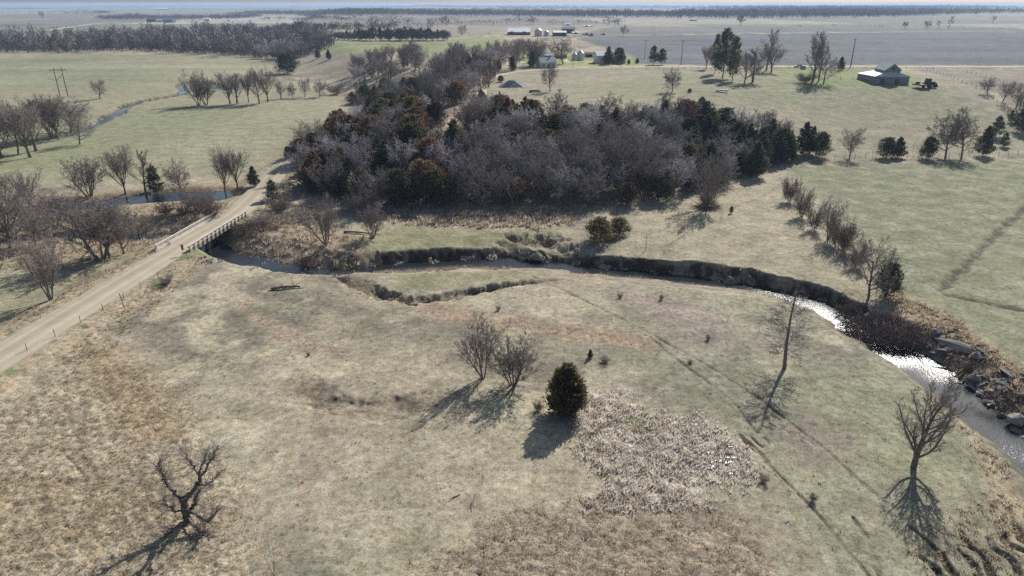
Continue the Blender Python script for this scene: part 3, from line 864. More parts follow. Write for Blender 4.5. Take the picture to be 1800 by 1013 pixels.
OAK = dict(stems=one(5.6, .26), tend=.45, pieces=[6, 6, 5, 3, 2], wob=[.05, .16, .18, .2, .2], up=[.0, .07, .05, .03, .02], start=[.24, .24, .2, .15, .1], n=[16, 9, 8, 6],
           ang=[.85, .75, .7, .65], ratio=[.92, .52, .50, .5], rr=[.5, .48, .5, .6], rmin=.012, angdrop=.5, prof=lambda f: 1.0 if f < .8 else .95)
VASE = dict(OAK, stems=one(3.6, .27), start=[.5, .22, .2, .15, .1], n=[12, 11, 8, 6], ang=[.42, .5, .55, .6], up=[0, .07, .06, .05, .03], ratio=[1.85, .5, .45, .5], rr=[.6, .45, .5, .6], wob=[.04, .08, .12, .15, .2])
TALL = dict(OAK, stems=one(9.0, .22), start=[.22, .2, .2, .15, .1], n=[20, 9, 7, 5], ang=[.5, .5, .55, .6], up=[0, .10, .07, .05, .03], ratio=[.50, .42, .45, .5], rr=[.5, .45, .5, .6], wob=[.04, .08, .12, .15, .2], prof=lambda f: 1.15 - .75 * f, tend=.15)
MULTI = dict(OAK, stems=many(5, 7.2, .17, .13, .42), start=[.25, .2, .2, .15, .1], n=[12, 7, 7, 4], ang=[.5, .6, .65, .65], up=[.03, .09, .06, .04, .03], ratio=[.45, .45, .5, .5], rr=[.5, .5, .55, .6], wob=[.07, .1, .14, .15, .2], tend=.2)
SHRUB = dict(OAK, stems=many(13, 7.0, .08, .13, .75), start=[.12, .15, .15, .1], n=[12, 9, 7], pieces=[6, 4, 3, 2], ang=[.55, .6, .65, .6], up=[.02, .06, .04, .03], ratio=[.4, .45, .5, .5], rr=[.55, .6, .6], wob=[.08, .14, .16, .2], tend=.2, rmin=.016)
DENSE = dict(OAK, stems=one(6.0, .2), n=[14, 9, 8, 6], ang=[.75, .75, .7, .7], start=[.3, .2, .15, .1, .1], ratio=[.72, .5, .48, .5], rmin=.017, wob=[.06, .14, .18, .2, .2])
LEADER = dict(OAK, stems=one(10.0, .19, .02), start=[.22, .2, .2, .1], n=[62, 10, 5], pieces=[10, 5, 3, 2], ang=[1.15, .6, .6], up=[0, .03, .03, .02], ratio=[.18, .45, .4], rr=[.22, .5, .6], wob=[.02, .08, .12, .2], prof=lambda f: .55 + .75 * math.sin(pi * min(1, f * 1.05)) if f > .08 else .5, tend=.25, rmin=.011)
SAPL = dict(OAK, stems=many(3, 8.5, .05, .04, .2), start=[.3, .2, .1], n=[12, 6], pieces=[7, 4, 2], ang=[.5, .5], up=[.0, .05, .02], ratio=[.32, .4], rr=[.5, .6], wob=[.05, .1, .2], tend=.15, rmin=.01)
FARB = dict(OAK, n=[9, 6, 6], pieces=[4, 3, 2, 2], rmin=.05, ang=[.75, .7, .7], ratio=[.85, .5, .5], start=[.35, .25, .2, .1], rr=[.5, .55, .7])
FARD = dict(FARB, n=[11, 8, 7], rmin=.055, ratio=[.72, .5, .5])
FART = dict(FARB, stems=one(8.6, .2), start=[.25, .2, .2, .1], n=[14, 6, 5], ang=[.5, .55, .6], up=[0, .09, .07, .05], ratio=[.5, .45, .45], prof=lambda f: 1.1 - .7 * f, tend=.15)
for key, seed, S, bk, tw in (('oak1', 3, OAK, 'bark', 'twig'), ('oak2', 8, OAK, 'bark', 'twig'), ('oak3', 21, OAK, 'bark', 'twig'), ('vase1', 5, VASE, 'bark', 'twig'), ('vase2', 15, VASE, 'bark', 'twig'),
                         ('tall1', 4, TALL, 'bark', 'twig'), ('tall2', 19, TALL, 'bark', 'twig'), ('multi1', 6, MULTI, 'bark', 'twig'), ('multi2', 23, MULTI, 'bark', 'twig'),
                         ('shrub1', 2, SHRUB, 'twig_brown', 'twig_brown'), ('shrub2', 12, SHRUB, 'twig_brown', 'twig'), ('dense1', 7, DENSE, 'bark', 'twig_grey'), ('dense2', 17, DENSE, 'bark', 'twig_grey'), ('dense3', 27, DENSE, 'bark', 'twig'),
                         ('leader', 9, LEADER, 'bark', 'twig'), ('sapling1', 10, SAPL, 'bark', 'twig'), ('sapling2', 13, SAPL, 'bark', 'twig'),
                         ('far1', 31, FARB, 'bark', 'twig'), ('far2', 32, FARD, 'bark', 'twig_grey'), ('far3', 33, FART, 'bark', 'twig'), ('far4', 34, FARD, 'bark', 'twig'), ('far5', 36, FARB, 'bark', 'twig_grey')):
    bare_proto(key, seed, S, M[bk], M[tw], 1)

def cedar_proto(key, seed, mats, H=7.0, R=2.6, nb=75, tufts=70, base=.04, pointy=1.0, leaf=.26, droop=.0, gap=0.0, trunkmat='bark', trunk_r=.12):
    rng = np.random.default_rng(seed)
    tr = [(np.array((0, 0, -.3)), np.array((0, 0, H * .5)), trunk_r, trunk_r * .7, 0), (np.array((0, 0, H * .5)), np.array((.05, 0, H * .97)), trunk_r * .7, .02, 0)]
    Cc, Dn = [], []
    for k in range(nb):
        f = (k + rng.uniform(0, 1)) / nb
        z = H * (base + (1 - base) * f)
        if gap and rng.uniform() < gap: continue
        rad = R * ((1 - f) ** (.75 * pointy)) * (.35 + .65 * min(1, (f + .08) * 5)) * rng.uniform(.72, 1.2) + .15
        az = k * 2.399 + rng.uniform(-.5, .5)
        rise = rng.uniform(.25, .7) - droop
        d = np.array((cos(az), sin(az), rise)); d /= np.linalg.norm(d)
        tr.append((np.array((0, 0, z)), np.array((0, 0, z)) + d * rad * .8, .03, .012, 1))
        n = int(tufts * (rad / R) * rng.uniform(.8, 1.2)) + 12
        t = rng.uniform(.15, 1.05, n) ** .7
        w = rad * .30 * (1.15 - t * .75)
        p = np.array((0, 0, z)) + d * (rad * t)[:, None] + rng.normal(0, 1, (n, 3)) * w[:, None] * np.array((1, 1, .7))
        p[:, 2] = np.maximum(p[:, 2], .08)
        Cc.append(p)
        q = d + rng.normal(0, .45, (n, 3)) + np.array((0, 0, .35)); Dn.append(q)
    P = np.vstack(Cc); D = np.vstack(Dn); D /= np.linalg.norm(D, axis=1)[:, None]
    n = len(P)
    X = rng.normal(0, 1, (n, 3)); U = np.cross(D, X); U /= np.linalg.norm(U, axis=1)[:, None]
    s = leaf * rng.uniform(.6, 1.4, n)[:, None]
    # pointed sprays: kite shaped
    A = P - D * s * .6; B = P + U * s * .33; C_ = P + D * s * 1.0; E = P - U * s * .33
    V = np.stack([A, B, C_, E], 1).reshape(-1, 3); F = np.arange(n * 4).reshape(-1, 4)
    tm = tubes(tr, key + '_trunk', M[trunkmat], 5)
    for mk in mats:
        cm = mesh_np(key + '_crown', V, F, M[mk])
        PROTO[key + '_' + mk] = dict(trunk=tm, crown=cm, H=H, W=2 * R, kind='cedar')
cedar_proto('cedar1', 1, ('cedar', 'cedar_rust', 'cedar_olive'))
cedar_proto('cedar2', 2, ('cedar', 'cedar_rust', 'cedar_olive'), H=7, R=2.2, nb=60, tufts=80)
cedar_proto('cedar3', 3, ('cedar', 'cedar_rust', 'cedar_olive'), H=6, R=3.0, nb=60, tufts=80, pointy=.6)
cedar_proto('cedar4', 4, ('cedar', 'cedar_rust'), H=8, R=2.3, nb=70, gap=.25, tufts=60)
cedar_proto('pine', 5, ('pine',), H=12, R=3.2, nb=75, tufts=110, base=.14, pointy=.55, leaf=.36, gap=.42, trunk_r=.2)
cedar_proto('round', 6, ('cedar_olive',), H=4.6, R=2.1, nb=120, tufts=120, pointy=.6, leaf=.27, trunk_r=.1, base=.02)

NAMES = {'bare': 'bare_tree', 'cedar': 'cedar_tree'}
def tree(key, x, y, H, label, name=None, cat='tree', group=None, wide=1.0, rz=None, parts=True, z=None, lean=None, rng=random.Random(5)):
    p = PROTO[key]; s = H / p['H']
    z = gz(x, y) if z is None else z
    rz = rng.uniform(0, 6.28) if rz is None else rz
    nm = name or NAMES[p['kind']]
    e = empty(nm, (x, y, z - .05), rz, (s * wide, s * wide, s))
    if lean: e.rotation_euler = (lean[0], lean[1], rz)
    tag(e, label, cat, group)
    link('trunk', p['trunk'], e); link('crown', p['crown'], e)
    return e

def tree_px(key, px, py, top, label, width=None, **k):
    """tree whose foot is seen at (px, py), its top at row `top`, crown `width` pixels wide"""
    x, y, z = at(px, py)
    H = height_to(x, y, z, top)
    p = PROTO[key]; wide = 1.0
    if width:
        f = y * cos(PITCH) + (CAM_H - z) * sin(PITCH)
        wide = (width / 1200 * f) / (p['W'] * H / p['H'])
        wide = min(1.9, max(.5, wide))
    return tree(key, x, y, H, label, wide=wide, z=z, **k)

# ------------------------------------------------------------------ hero trees of the near pasture
tree_px('multi1', 850, 664, 552, 'bare multi-stemmed tree left of the smaller bare tree in the middle of the near pasture', width=95, rz=.6)
tree_px('multi2', 902, 678, 592, 'smaller reddish bare tree between the larger bare tree and the round evergreen', width=85, rz=2.0)
tree_px('round_cedar_olive', 996, 728, 648, 'dense round olive-brown evergreen standing alone at the edge of the reeds', name='cedar_tree', width=62, rz=1.0)
tree_px('leader', 1379, 648, 506, 'tall slender bare tree with one straight leader beside the creek bend', width=85, rz=.3)
# vase shaped tree, lower right
V2 = dict(VASE, stems=one(8.6, .30, .01), tend=.2, pieces=[9, 8, 5, 4, 2], start=[.13, .15, .12, .15, .1], n=[19, 10, 8, 5], avar=(.8, 1.25), ang=[.62, .5, .55, .6], up=[0, .16, .06, .04, .03], ratio=[.70, .38, .42, .5], rr=[.55, .42, .5, .6], rmin=.011, wob=[.05, .10, .13, .15, .18], prof=lambda f: 1.0 - .55 * f)
bare_proto('bigvase', 44, V2, M['bark'], M['twig'], 1)
e = tree_px('bigvase', 1606, 822, 664, 'bare vase-shaped tree with a reddish stripped trunk base at lower right of the pasture', width=100, rz=.2)
PROTO['bigvase']['trunk'].materials[0] = M['bark_red']

# the dead gnarled tree: limbs placed by hand (metres, x right, y away, z up)
def gnarled(name, label, foot_px_, top, limbs, r0):
    x, y, z = at(*foot_px_)
    H = height_to(x, y, z, top)
    rng = np.random.default_rng(77)
    big, small = [], []
    hmax = max(p[2] for l in limbs for p in l[0])
    for pts, ra, rb in limbs:
        P = along(pts, 5); P[1:] += rng.normal(0, .06, (len(P) - 1, 3))
        n = len(P)
        for i in range(n - 1):
            a = ra + (rb - ra) * i / (n - 1); b_ = ra + (rb - ra) * (i + 1) / (n - 1)
            big.append((P[i], P[i + 1], a, b_, 0))
            if i > n * .25 and rb < .12:
                for q in range(5):
                    d = P[i + 1] - P[i]; d = _norm(_norm(d) + rng.normal(0, .75, 3) + np.array((0, 0, .25)))
                    p = P[i]; r = min(.035, b_ * .5); L = rng.uniform(.4, 1.5)
                    for k in range(4):
                        d = _norm(d + rng.normal(0, .25, 3)); nx = p + d * L / 2
                        small.append((p, nx, r, r * .6, 1)); r *= .6
                        if rng.uniform() < .8:
                            d2 = _norm(d + rng.normal(0, .7, 3)); small.append((nx, nx + d2 * .35, r, .008, 1))
                        p = nx
    e = empty(name, (x, y, z - .1), 0, H / hmax); tag(e, label, 'tree')
    link('trunk', tubes(big, 'gnarled_trunk', M['bark'], 8), e); link('crown', tubes(small, 'gnarled_twigs', M['twig'], 4), e)
    return e
gnarled('dead_tree', 'gnarled half-dead tree with twisted forked limbs in the rough grass at lower left', (330, 918), 790, [
    ([(0, 0, -.3), (.05, 0, .9), (-.05, .1, 1.9), (0, .1, 2.8)], .36, .27),
    ([(0, .1, 2.6), (-.5, .0, 3.3), (-1.1, .1, 4.2), (-1.25, 0, 5.2), (-1.45, .2, 6.2), (-1.35, .1, 7.3)], .2, .05),
    ([(0, .1, 2.7), (.7, .2, 3.2), (1.5, .2, 4.2), (2.0, .1, 5.0)], .24, .15),
    ([(2.0, .1, 5.0), (1.6, .4, 6.0), (1.2, .3, 7.0), (1.0, .2, 8.0)], .10, .03),
    ([(2.0, .1, 5.0), (2.3, -.2, 6.2), (2.8, .0, 7.2), (3.0, 0, 8.1)], .1, .03),
    ([(2.0, .1, 5.0), (2.7, .6, 6.1), (3.4, .6, 7.3), (4.0, .8, 8.3)], .13, .03),
    ([(1.6, .2, 4.4), (2.6, -.3, 4.7), (3.6, -.4, 5.6), (4.6, -.2, 6.4)], .12, .03),
    ([(.1, 0, 1.5), (.9, -.5, 1.7), (1.8, -.7, 1.2), (2.3, -.8, .8), (3.0, -.9, 1.6), (3.6, -.8, 2.4)], .17, .05),
    ([(.05, .1, 1.0), (.8, .5, 1.9), (1.2, .4, 2.9), (1.7, .6, 3.6)], .2, .06),
    ([(0, .1, 1.2), (-.6, -.5, 1.9), (-1.2, -.6, 2.6), (-1.6, -.4, 3.3)], .12, .03),
    ([(.1, 0, .6), (.9, -.9, .7), (1.9, -1.4, .25), (3.4, -1.9, .15)], .13, .03),
    ([(0, 0, .4), (-.6, -1.0, .5), (-1.2, -1.4, .2)], .12, .04)], .4)
tree_px('sapling1', 482, 1012, 905, 'thin pale sapling rising from the bottom edge left of centre', width=60, rz=1.2, name='sapling')
tree_px('sapling2', 81, 695, 640, 'thin bare sapling alone in the tan grass near the left edge', width=26, name='sapling')
tree_px('sapling1', 1334, 583, 545, 'thin bare sapling left of the tall slender tree', width=16, name='sapling')
tree_px('sapling2', 1278, 567, 548, 'short twiggy sapling farthest left of those by the tall slender tree', width=14, name='sapling')
tree_px('sapling1', 1213, 757, 718, 'thin leaning sapling at the right edge of the reeds', width=14, name='sapling')
tree_px('sapling2', 1263, 407, 368, 'thin bare sapling on the bank right of the big pale tree', width=12, name='sapling')
tree_px('sapling1', 1193, 420, 362, 'pale spreading sapling left of the big pale tree above the creek', width=38, name='sapling')
tree_px('sapling2', 902, 372, 312, 'pale bare tree rising from the tall grass in front of the dark woods', width=62)
tree_px('sapling1', 1001, 882, 868, 'tiny twiggy sprig at the left edge of the reeds', width=8, name='sapling')

# ------------------------------------------------------------------ trees along the creek and road, left side
T = [
 ('multi1', 90, 527, 392, 92, 'bare tree with upswept limbs beside the gravel road, nearest the left edge'),
 ('multi2', 178, 456, 340, 118, 'wide bare tree leaning over several trunks left of the bridge approach'),
 ('vase2', 194, 453, 348, 80, 'upright bare tree on the right of the wide leaning tree by the road'),
 ('oak3', 219, 446, 372, 75, 'low bare tree leaning right towards the bridge'),
 ('oak1', 18, 436, 335, 110, 'broad bare tree at the left edge in front of the creek'),
 ('multi2', 12, 402, 318, 85, 'grey bare tree crowding the left edge between the two channels'),
 ('oak2', 62, 432, 345, 80, 'grey bare tree standing behind the roadside tree nearest the left edge'),
 ('oak3', 128, 402, 338, 60, 'low bare tree between the left-edge trees and the wide leaning tree'),
 ('oak1', 245, 420, 372, 50, 'small dark bare tree on the sandy flat left of the bridge'),
 ('multi1', 8, 345, 300, 50, 'small bare tree at the left edge above the side channel'),
 ('multi1', 55, 362, 297, 62, 'round-topped bare tree with a crooked trunk at the left edge of the side channel'),
 ('multi2', 97, 400, 330, 70, 'bare tree tangled behind the wide leaning tree'),
 ('multi2', 158, 346, 272, 62, 'bare tree with many slanting stems left of the fan-shaped tree'),
 ('vase1', 221, 341, 250, 62, 'fan-shaped bare tree standing at the edge of the side channel'),
 ('tall2', 256, 339, 262, 44, 'dense bare tree between the fan-shaped tree and the dark cedar'),
 ('oak2', 320, 343, 275, 50, 'bare tree right of the dark cedar by the side channel'),
 ('vase1', 396, 338, 258, 52, 'tall bare tree behind the far end of the bridge rail'),
 ('vase2', 418, 332, 255, 45, 'bare tree closest to the road beyond the bridge'),
 ('shrub2', 350, 372, 325, 62, 'dark twiggy thicket tree beside the far bridge rail'),
 ('shrub1', 372, 385, 345, 45, 'reddish thicket at the left of the far bridge end'),
 ('oak3', 5, 278, 178, 90, 'large bare cottonwood cut by the left edge of the upper row'),
 ('oak1', 32, 273, 180, 60, 'bare cottonwood leaning right in the upper left group'),
 ('vase2', 54, 277, 166, 80, 'tall bare cottonwood with forked trunk in the upper left group'),
 ('tall1', 63, 266, 175, 50, 'straight bare cottonwood just behind the forked one'),
 ('multi2', 93, 244, 165, 50, 'slanting bare cottonwood in the middle of the upper left group'),
 ('vase1', 102, 243, 160, 60, 'tall spreading cottonwood in the upper left group'),
 ('oak2', 124, 233, 165, 70, 'round bare cottonwood nearest the distant brook'),
 ('oak3', 140, 254, 195, 50, 'short bare tree at the right end of the upper left group'),
 ('oak1', 175, 174, 136, 34, 'small twisted bare tree alone in the far left pasture'),
 ('multi1', 350, 186, 120, 52, 'leaning many-stemmed cottonwood left of the row along the brook'),
 ('multi2', 363, 185, 132, 38, 'second leaning cottonwood just right of the leftmost in the brook row'),
 ('vase2', 405, 183, 122, 44, 'bare cottonwood right of the blue brook bend'),
 ('tall1', 417, 182, 128, 32, 'narrow bare cottonwood behind the brook bend'),
 ('vase1', 437, 180, 120, 32, 'slim upright cottonwood in the brook row'),
 ('tall2', 456, 182, 124, 34, 'dense upright cottonwood in the brook row'),
 ('vase2', 471, 180, 112, 40, 'tallest cottonwood of the brook row'),
 ('tall1', 494, 174, 143, 20, 'short bare tree right of the tallest cottonwood'),
 ('oak2', 515, 172, 143, 20, 'small rounded bare tree, second of the short ones in the brook row'),
 ('oak1', 536, 171, 134, 26, 'small bare tree, third of the short ones in the brook row'),
 ('oak2', 562, 171, 137, 26, 'small round bare tree at the right end of the brook row'),
 ('multi1', 573, 431, 338, 82, 'pale bare tree leaning left on the creek flat right of the bridge'),
 ('sapling2', 536, 402, 372, 20, 'small leafless tree left of the pale leaning tree'),
 ('multi2', 656, 418, 355, 48, 'pale bushy bare tree with a fallen limb on the creek flat'),
 ('shrub2', 640, 375, 320, 60, 'grey thicket against the dark woods edge at left'),
 ('multi1', 1241, 368, 256, 84, 'big pale bare tree at the right front corner of the woods'),
 ('shrub1', 1387, 355, 305, 34, 'reddish bare shrub, uppermost of the old fence row'),
 ('shrub2', 1408, 382, 318, 38, 'bare shrub, second from the top of the old fence row'),
 ('shrub2', 1430, 404, 345, 34, 'bare shrub, third from the top of the old fence row'),
 ('multi1', 1455, 422, 346, 58, 'bare tree with dense fan crown in the old fence row'),
 ('shrub1', 1483, 446, 385, 34, 'reddish bare shrub just above the large tree of the old fence row'),
 ('shrub2', 1470, 434, 372, 44, 'bare shrub right of the dense fan-crowned tree in the old fence row'),
 ('shrub1', 1503, 470, 425, 38, 'low reddish shrub in the gap above the large spreading tree'),
 ('oak1', 1527, 522, 406, 84, 'large spreading bare tree at the lower end of the old fence row'),
 ('oak3', 1493, 279, 222, 48, 'lone round bare tree on the fence line left of a cedar pair'),
 ('sapling1', 1534, 277, 238, 16, 'slim bare tree on the fence line left of the cedar pair'),
 ('sapling2', 1605, 277, 242, 28, 'slim bare tree on the fence line right of the cedar pair'),
 ('dense3', 1662, 279, 188, 84, 'biggest bare oak on the fence line, left of two'),
 ('dense3', 1690, 278, 188, 84, 'bare oak on the fence line, right of two'),
 ('oak3', 967, 161, 106, 38, 'bare tree beside the fallen log in the plateau pasture'),
 ('oak2', 1182, 162, 116, 36, 'lone round bare tree in the middle of the plateau pasture'),
 ('vase1', 1241, 121, 74, 30, 'thin bare tree at the left of the tall pines'),
 ('oak1', 1308, 147, 86, 46, 'bare tree with heavy low fork right of the tall pines'),
 ('tall1', 1323, 145, 85, 40, 'bare tree with a dark trunk right of the heavy forked tree'),
 ('tall2', 1347, 124, 50, 40, 'tallest bare poplar right of the pines'),
 ('vase2', 1356, 128, 76, 44, 'fan-shaped bare tree at the right end of the pine group'),
 ('tall1', 1428, 144, 54, 36, 'tall narrow bare poplar in the clump left of the old barn'),
 ('tall2', 1439, 143, 62, 32, 'second tall bare poplar in the clump left of the old barn'),
 ('oak1', 1448, 147, 100, 50, 'low spreading bare tree at the right of the poplar clump'),
 ('shrub1', 1415, 146, 126, 34, 'dark scrub at the foot of the tall poplars'),
 ('oak2', 1736, 165, 134, 30, 'bare tree at the left end of the lane hedge at the right edge'),
 ('oak1', 1762, 180, 138, 34, 'bare tree second from the left in the lane hedge'),
 ('oak3', 1785, 192, 140, 50, 'dense bare tree of the lane hedge close to the right edge'),
 ('vase1', 1800, 215, 160, 40, 'bare tree of the lane hedge cut by the right edge'),
 ('oak2', 990, 113, 62, 52, 'large bare shade tree in front of the farm bins'),
 ('vase1', 944, 116, 64, 60, 'tall bare shade tree left of the farmhouse roof'),
 ('oak3', 903, 124, 64, 44, 'bare tree left of the farm evergreens'),
 ('sapling2', 1007, 119, 100, 18, 'small bare tree in front of the tall grain bin'),
 ('oak1', 812, 63, 42, 18, 'small bare tree alone beside the far tan field'),
 ('oak3', 1095, 63, 43, 18, 'lone bare tree in the middle of the big ploughed field'),
 ('far2', 757, 57, 30, 18, 'bare tree left of the lone tree by the far tan field'),
 ('far4', 1302, 44, 27, 18, 'round bare tree at the far edge of the big field'),
 ('far3', 1667, 50, 28, 12, 'narrow bare tree in the far hedgerow at right'),
 ('far2', 1628, 51, 36, 16, 'low rounded bare tree left end of the far hedgerow at right'),
 ('far3', 1650, 50, 36, 14, 'bare tree in the middle of the far hedgerow at right'),
 ('far1', 1745, 41, 27, 12, 'lone bare tree on the pale hill at far right'),
 ('far4', 1590, 50, 38, 12, 'small bushy tree at the far edge of the big field'),
 ('far1', 76, 36, 18, 14, 'tall bushy tree in the far left fields'),
 ('far4', 214, 91, 72, 22, 'pale round bare tree in front of the dark river wood'),
 ('far3', 103, 94, 74, 14, 'pale slim bare tree in front of the dark river wood at left'),
]
for key, px, py, top, w, lab in T:
    kk = dict(width=w)
    if key.startswith('shrub'): kk.update(name='thicket', cat='bush')
    if key.startswith('sapling'): kk.update(name='sapling')
    tree_px(key, px, py, top, lab, **kk)

C = [
 ('cedar4_cedar', 275, 340, 290, 34, 'dark ragged cedar among the bare trees by the side channel'),
 ('cedar2_cedar', 447, 328, 292, 22, 'small cedar between the bare trees and the road'),
 ('cedar3_cedar', 507, 278, 258, 18, 'small dark cedar bush on the roadside bank at the foot of the slope'),
 ('cedar4_cedar', 480, 352, 315, 30, 'dark cedar at the road edge beyond the bridge'),
 ('cedar3_cedar_olive', 1055, 423, 385, 58, 'brown cedar bush, larger of the pair on the creek pasture'),
 ('cedar3_cedar_olive', 1088, 414, 385, 44, 'brown cedar bush, smaller of the pair on the creek pasture'),
 ('cedar3_cedar', 1557, 522, 464, 44, 'dark cedar right beside the large spreading tree'),
 ('cedar2_cedar', 1411, 272, 215, 36, 'pointed dark cedar at the right end of the woods'),
 ('cedar3_cedar', 1440, 276, 234, 36, 'broad dark cedar last in the row right of the woods'),
 ('cedar2_cedar', 1424, 270, 222, 26, 'dark cedar in the middle of the row right of the woods'),
 ('cedar3_cedar', 1558, 278, 243, 38, 'dark cedar, left of the pair on the fence line'),
 ('cedar2_cedar', 1577, 277, 241, 28, 'dark cedar, right of the pair on the fence line'),
 ('cedar3_cedar', 1628, 279, 242, 32, 'dark cedar under the left side of the big fence line oaks'),
 ('cedar2_cedar', 1727, 274, 222, 32, 'dark cedar right of the big fence line oaks'),
 ('cedar4_cedar', 1750, 240, 203, 28, 'open-branched dark cedar standing above the fence line at right'),
 ('cedar4_cedar', 1764, 258, 232, 20, 'small dark cedar below the open-branched one at right'),
 ('cedar4_cedar', 1776, 215, 192, 14, 'small dark cedar left of the right edge'),
 ('cedar3_cedar', 1796, 232, 192, 36, 'dark cedar cut by the right edge'),
 ('pine_pine', 1270, 138, 52, 40, 'tallest grey-green pine of the plateau clump'),
 ('pine_pine', 1287, 143, 66, 26, 'grey-green pine at the right of the tallest pine'),
 ('pine_pine', 1256, 130, 62, 20, 'thin grey-green pine at the left of the tallest pine'),
 ('cedar1_cedar', 1477, 124, 100, 16, 'small pointed cedar right of the poplar clump'),
 ('cedar2_cedar', 1069, 113, 82, 20, 'dark evergreen in front of the white house, left of two'),
 ('cedar3_cedar', 1088, 112, 85, 24, 'dark evergreen in front of the white house, right of two'),
 ('cedar1_cedar', 1105, 113, 104, 7, 'tiny cone evergreen right of the white house'),
 ('cedar1_cedar', 1120, 112, 102, 8, 'tiny cone evergreen, farther right of the white house'),
 ('pine_pine', 1148, 114, 81, 18, 'pine beside the road, left of two'),
 ('pine_pine', 1163, 114, 86, 18, 'pine beside the road, right of two'),
 ('cedar1_cedar', 801, 98, 76, 12, 'dark pointed cedar, left of the pair behind the grey trees'),
 ('cedar1_cedar', 811, 98, 77, 12, 'dark pointed cedar, right of the pair behind the grey trees'),
 ('cedar2_cedar', 935, 119, 90, 16, 'dark cedar beside the farmhouse'),
 ('cedar3_cedar', 901, 126, 100, 14, 'dark shrubby cedar in the farmyard edge'),
 ('cedar3_cedar', 880, 145, 133, 12, 'small grey cedar left of the collapsed roof'),
 ('cedar1_cedar', 833, 182, 166, 12, 'small cedar at the top edge of the slope'),
 ('cedar2_cedar', 846, 180, 158, 24, 'cedar under the bare tree at the top of the slope'),
 ('cedar2_cedar', 925, 203, 178, 18, 'pointed cedar poking above the middle of the woods'),
 ('cedar3_cedar', 505, 130, 94, 46, 'huge dark cedar clump at the foot of the pinkish bluff'),
 ('cedar1_cedar', 559, 103, 86, 12, 'dark cedar on the pinkish bluff, left of two'),
 ('cedar2_cedar', 578, 105, 87, 11, 'dark cedar on the pinkish bluff, right of two'),
 ('cedar3_cedar', 1188, 197, 190, 8, 'tiny cedar seedling above the woods, leftmost'),
 ('cedar3_cedar', 1203, 198, 188, 10, 'tiny cedar seedling above the woods, second'),
 ('cedar2_cedar', 1214, 199, 187, 12, 'largest cedar seedling above the woods'),
 ('cedar3_cedar', 1236, 203, 195, 8, 'tiny cedar seedling above the woods, rightmost'),
 ('cedar3_cedar', 1212, 163, 156, 9, 'small dark bush in the plateau pasture right of the lone tree'),
]
for key, px, py, top, w, lab in C:
    tree_px(key, px, py, top, lab, width=w, name='pine_tree' if key.startswith('pine') else 'cedar_tree')

# small weedy bushes in the near pastures
for px, py, top, w, lab, key in ((1037, 630, 614, 12, 'small green juniper sprig left of the weedy clump', 'cedar2_cedar'), (1063, 638, 625, 20, 'dark weedy clump in the pasture right of the round evergreen', 'shrub2'),
     (1342, 847, 832, 20, 'low grey bush beside the cattle track at lower right', 'shrub2'), (1429, 880, 867, 16, 'low brown bush between the cattle tracks at lower right', 'shrub1'),
     (1244, 598, 586, 10, 'small dark bush in the purplish patch', 'shrub2'), (946, 722, 703, 22, 'low brown bush at the left foot of the round evergreen', 'shrub1'),
     (876, 546, 535, 10, 'small dark weed clump below the old gully', 'shrub2'), (1090, 524, 515, 10, 'small dark weed clump near the creek bend', 'shrub1'),
     (1162, 527, 516, 10, 'small grey weed clump near the creek bend, right one', 'shrub2'), (1213, 640, 632, 9, 'tiny dark weed beside the cattle path', 'shrub1'),
     (1285, 375, 363, 7, 'small dark stump bush right of the big pale tree', 'cedar3_cedar'), (295, 500, 478, 26, 'sprawling dead weeds on the road verge', 'shrub2'),
     (293, 378, 352, 36, 'brown scrub on the sandy creek flat', 'shrub1'), (322, 376, 356, 30, 'dark scrub on the sandy creek flat nearest the bridge', 'shrub2'),
     (455, 396, 372, 60, 'tangled brush at the foot of the bridge abutment', 'shrub2'), (495, 372, 335, 55, 'grey brush between the road and the woods', 'shrub2'),
     (540, 470, 452, 50, 'brown weeds on the gravel point of the creek', 'shrub1'), (1570, 560, 545, 40, 'tan weeds on the bank above the brush pile', 'shrub1'),
     (843, 1013, 1003, 10, 'tiny weed at the bottom edge', 'shrub1'), (542, 626, 618, 7, 'tiny dark weed in the middle of the near pasture', 'shrub1'),
     (590, 166, 140, 34, 'low dark brush at the foot of the far slope', 'shrub2'), (1243, 362, 330, 40, 'dark brush around the foot of the big pale tree', 'shrub1')):
    tree_px(key, px, py, top, lab, width=w, name='bush', cat='bush')

# ------------------------------------------------------------------ the woods
def in_poly(x, y, P):
    return poly_sd(np.array([x]), np.array([y]), P, 1.0)[0] > 0
def scatter(poly_w, step, seed, keep=1.0):
    rng = random.Random(seed); P = np.array(poly_w); lo = P.min(0); hi = P.max(0)
    out = []; yy = lo[1]; row = 0
    while yy < hi[1]:
        xx = lo[0] + (row % 2) * step / 2
        while xx < hi[0]:
            x = xx + rng.uniform(-.42, .42) * step; y = yy + rng.uniform(-.42, .42) * step
            if rng.random() < keep: out.append((x, y))
            xx += step
        yy += step * .87; row += 1
    P2 = [tuple(p) for p in poly_w]
    X = np.array([o[0] for o in out]); Y = np.array([o[1] for o in out])
    sd = poly_sd(X, Y, P2, 1.0)
    return [o for o, s in zip(out, sd) if s > 0]

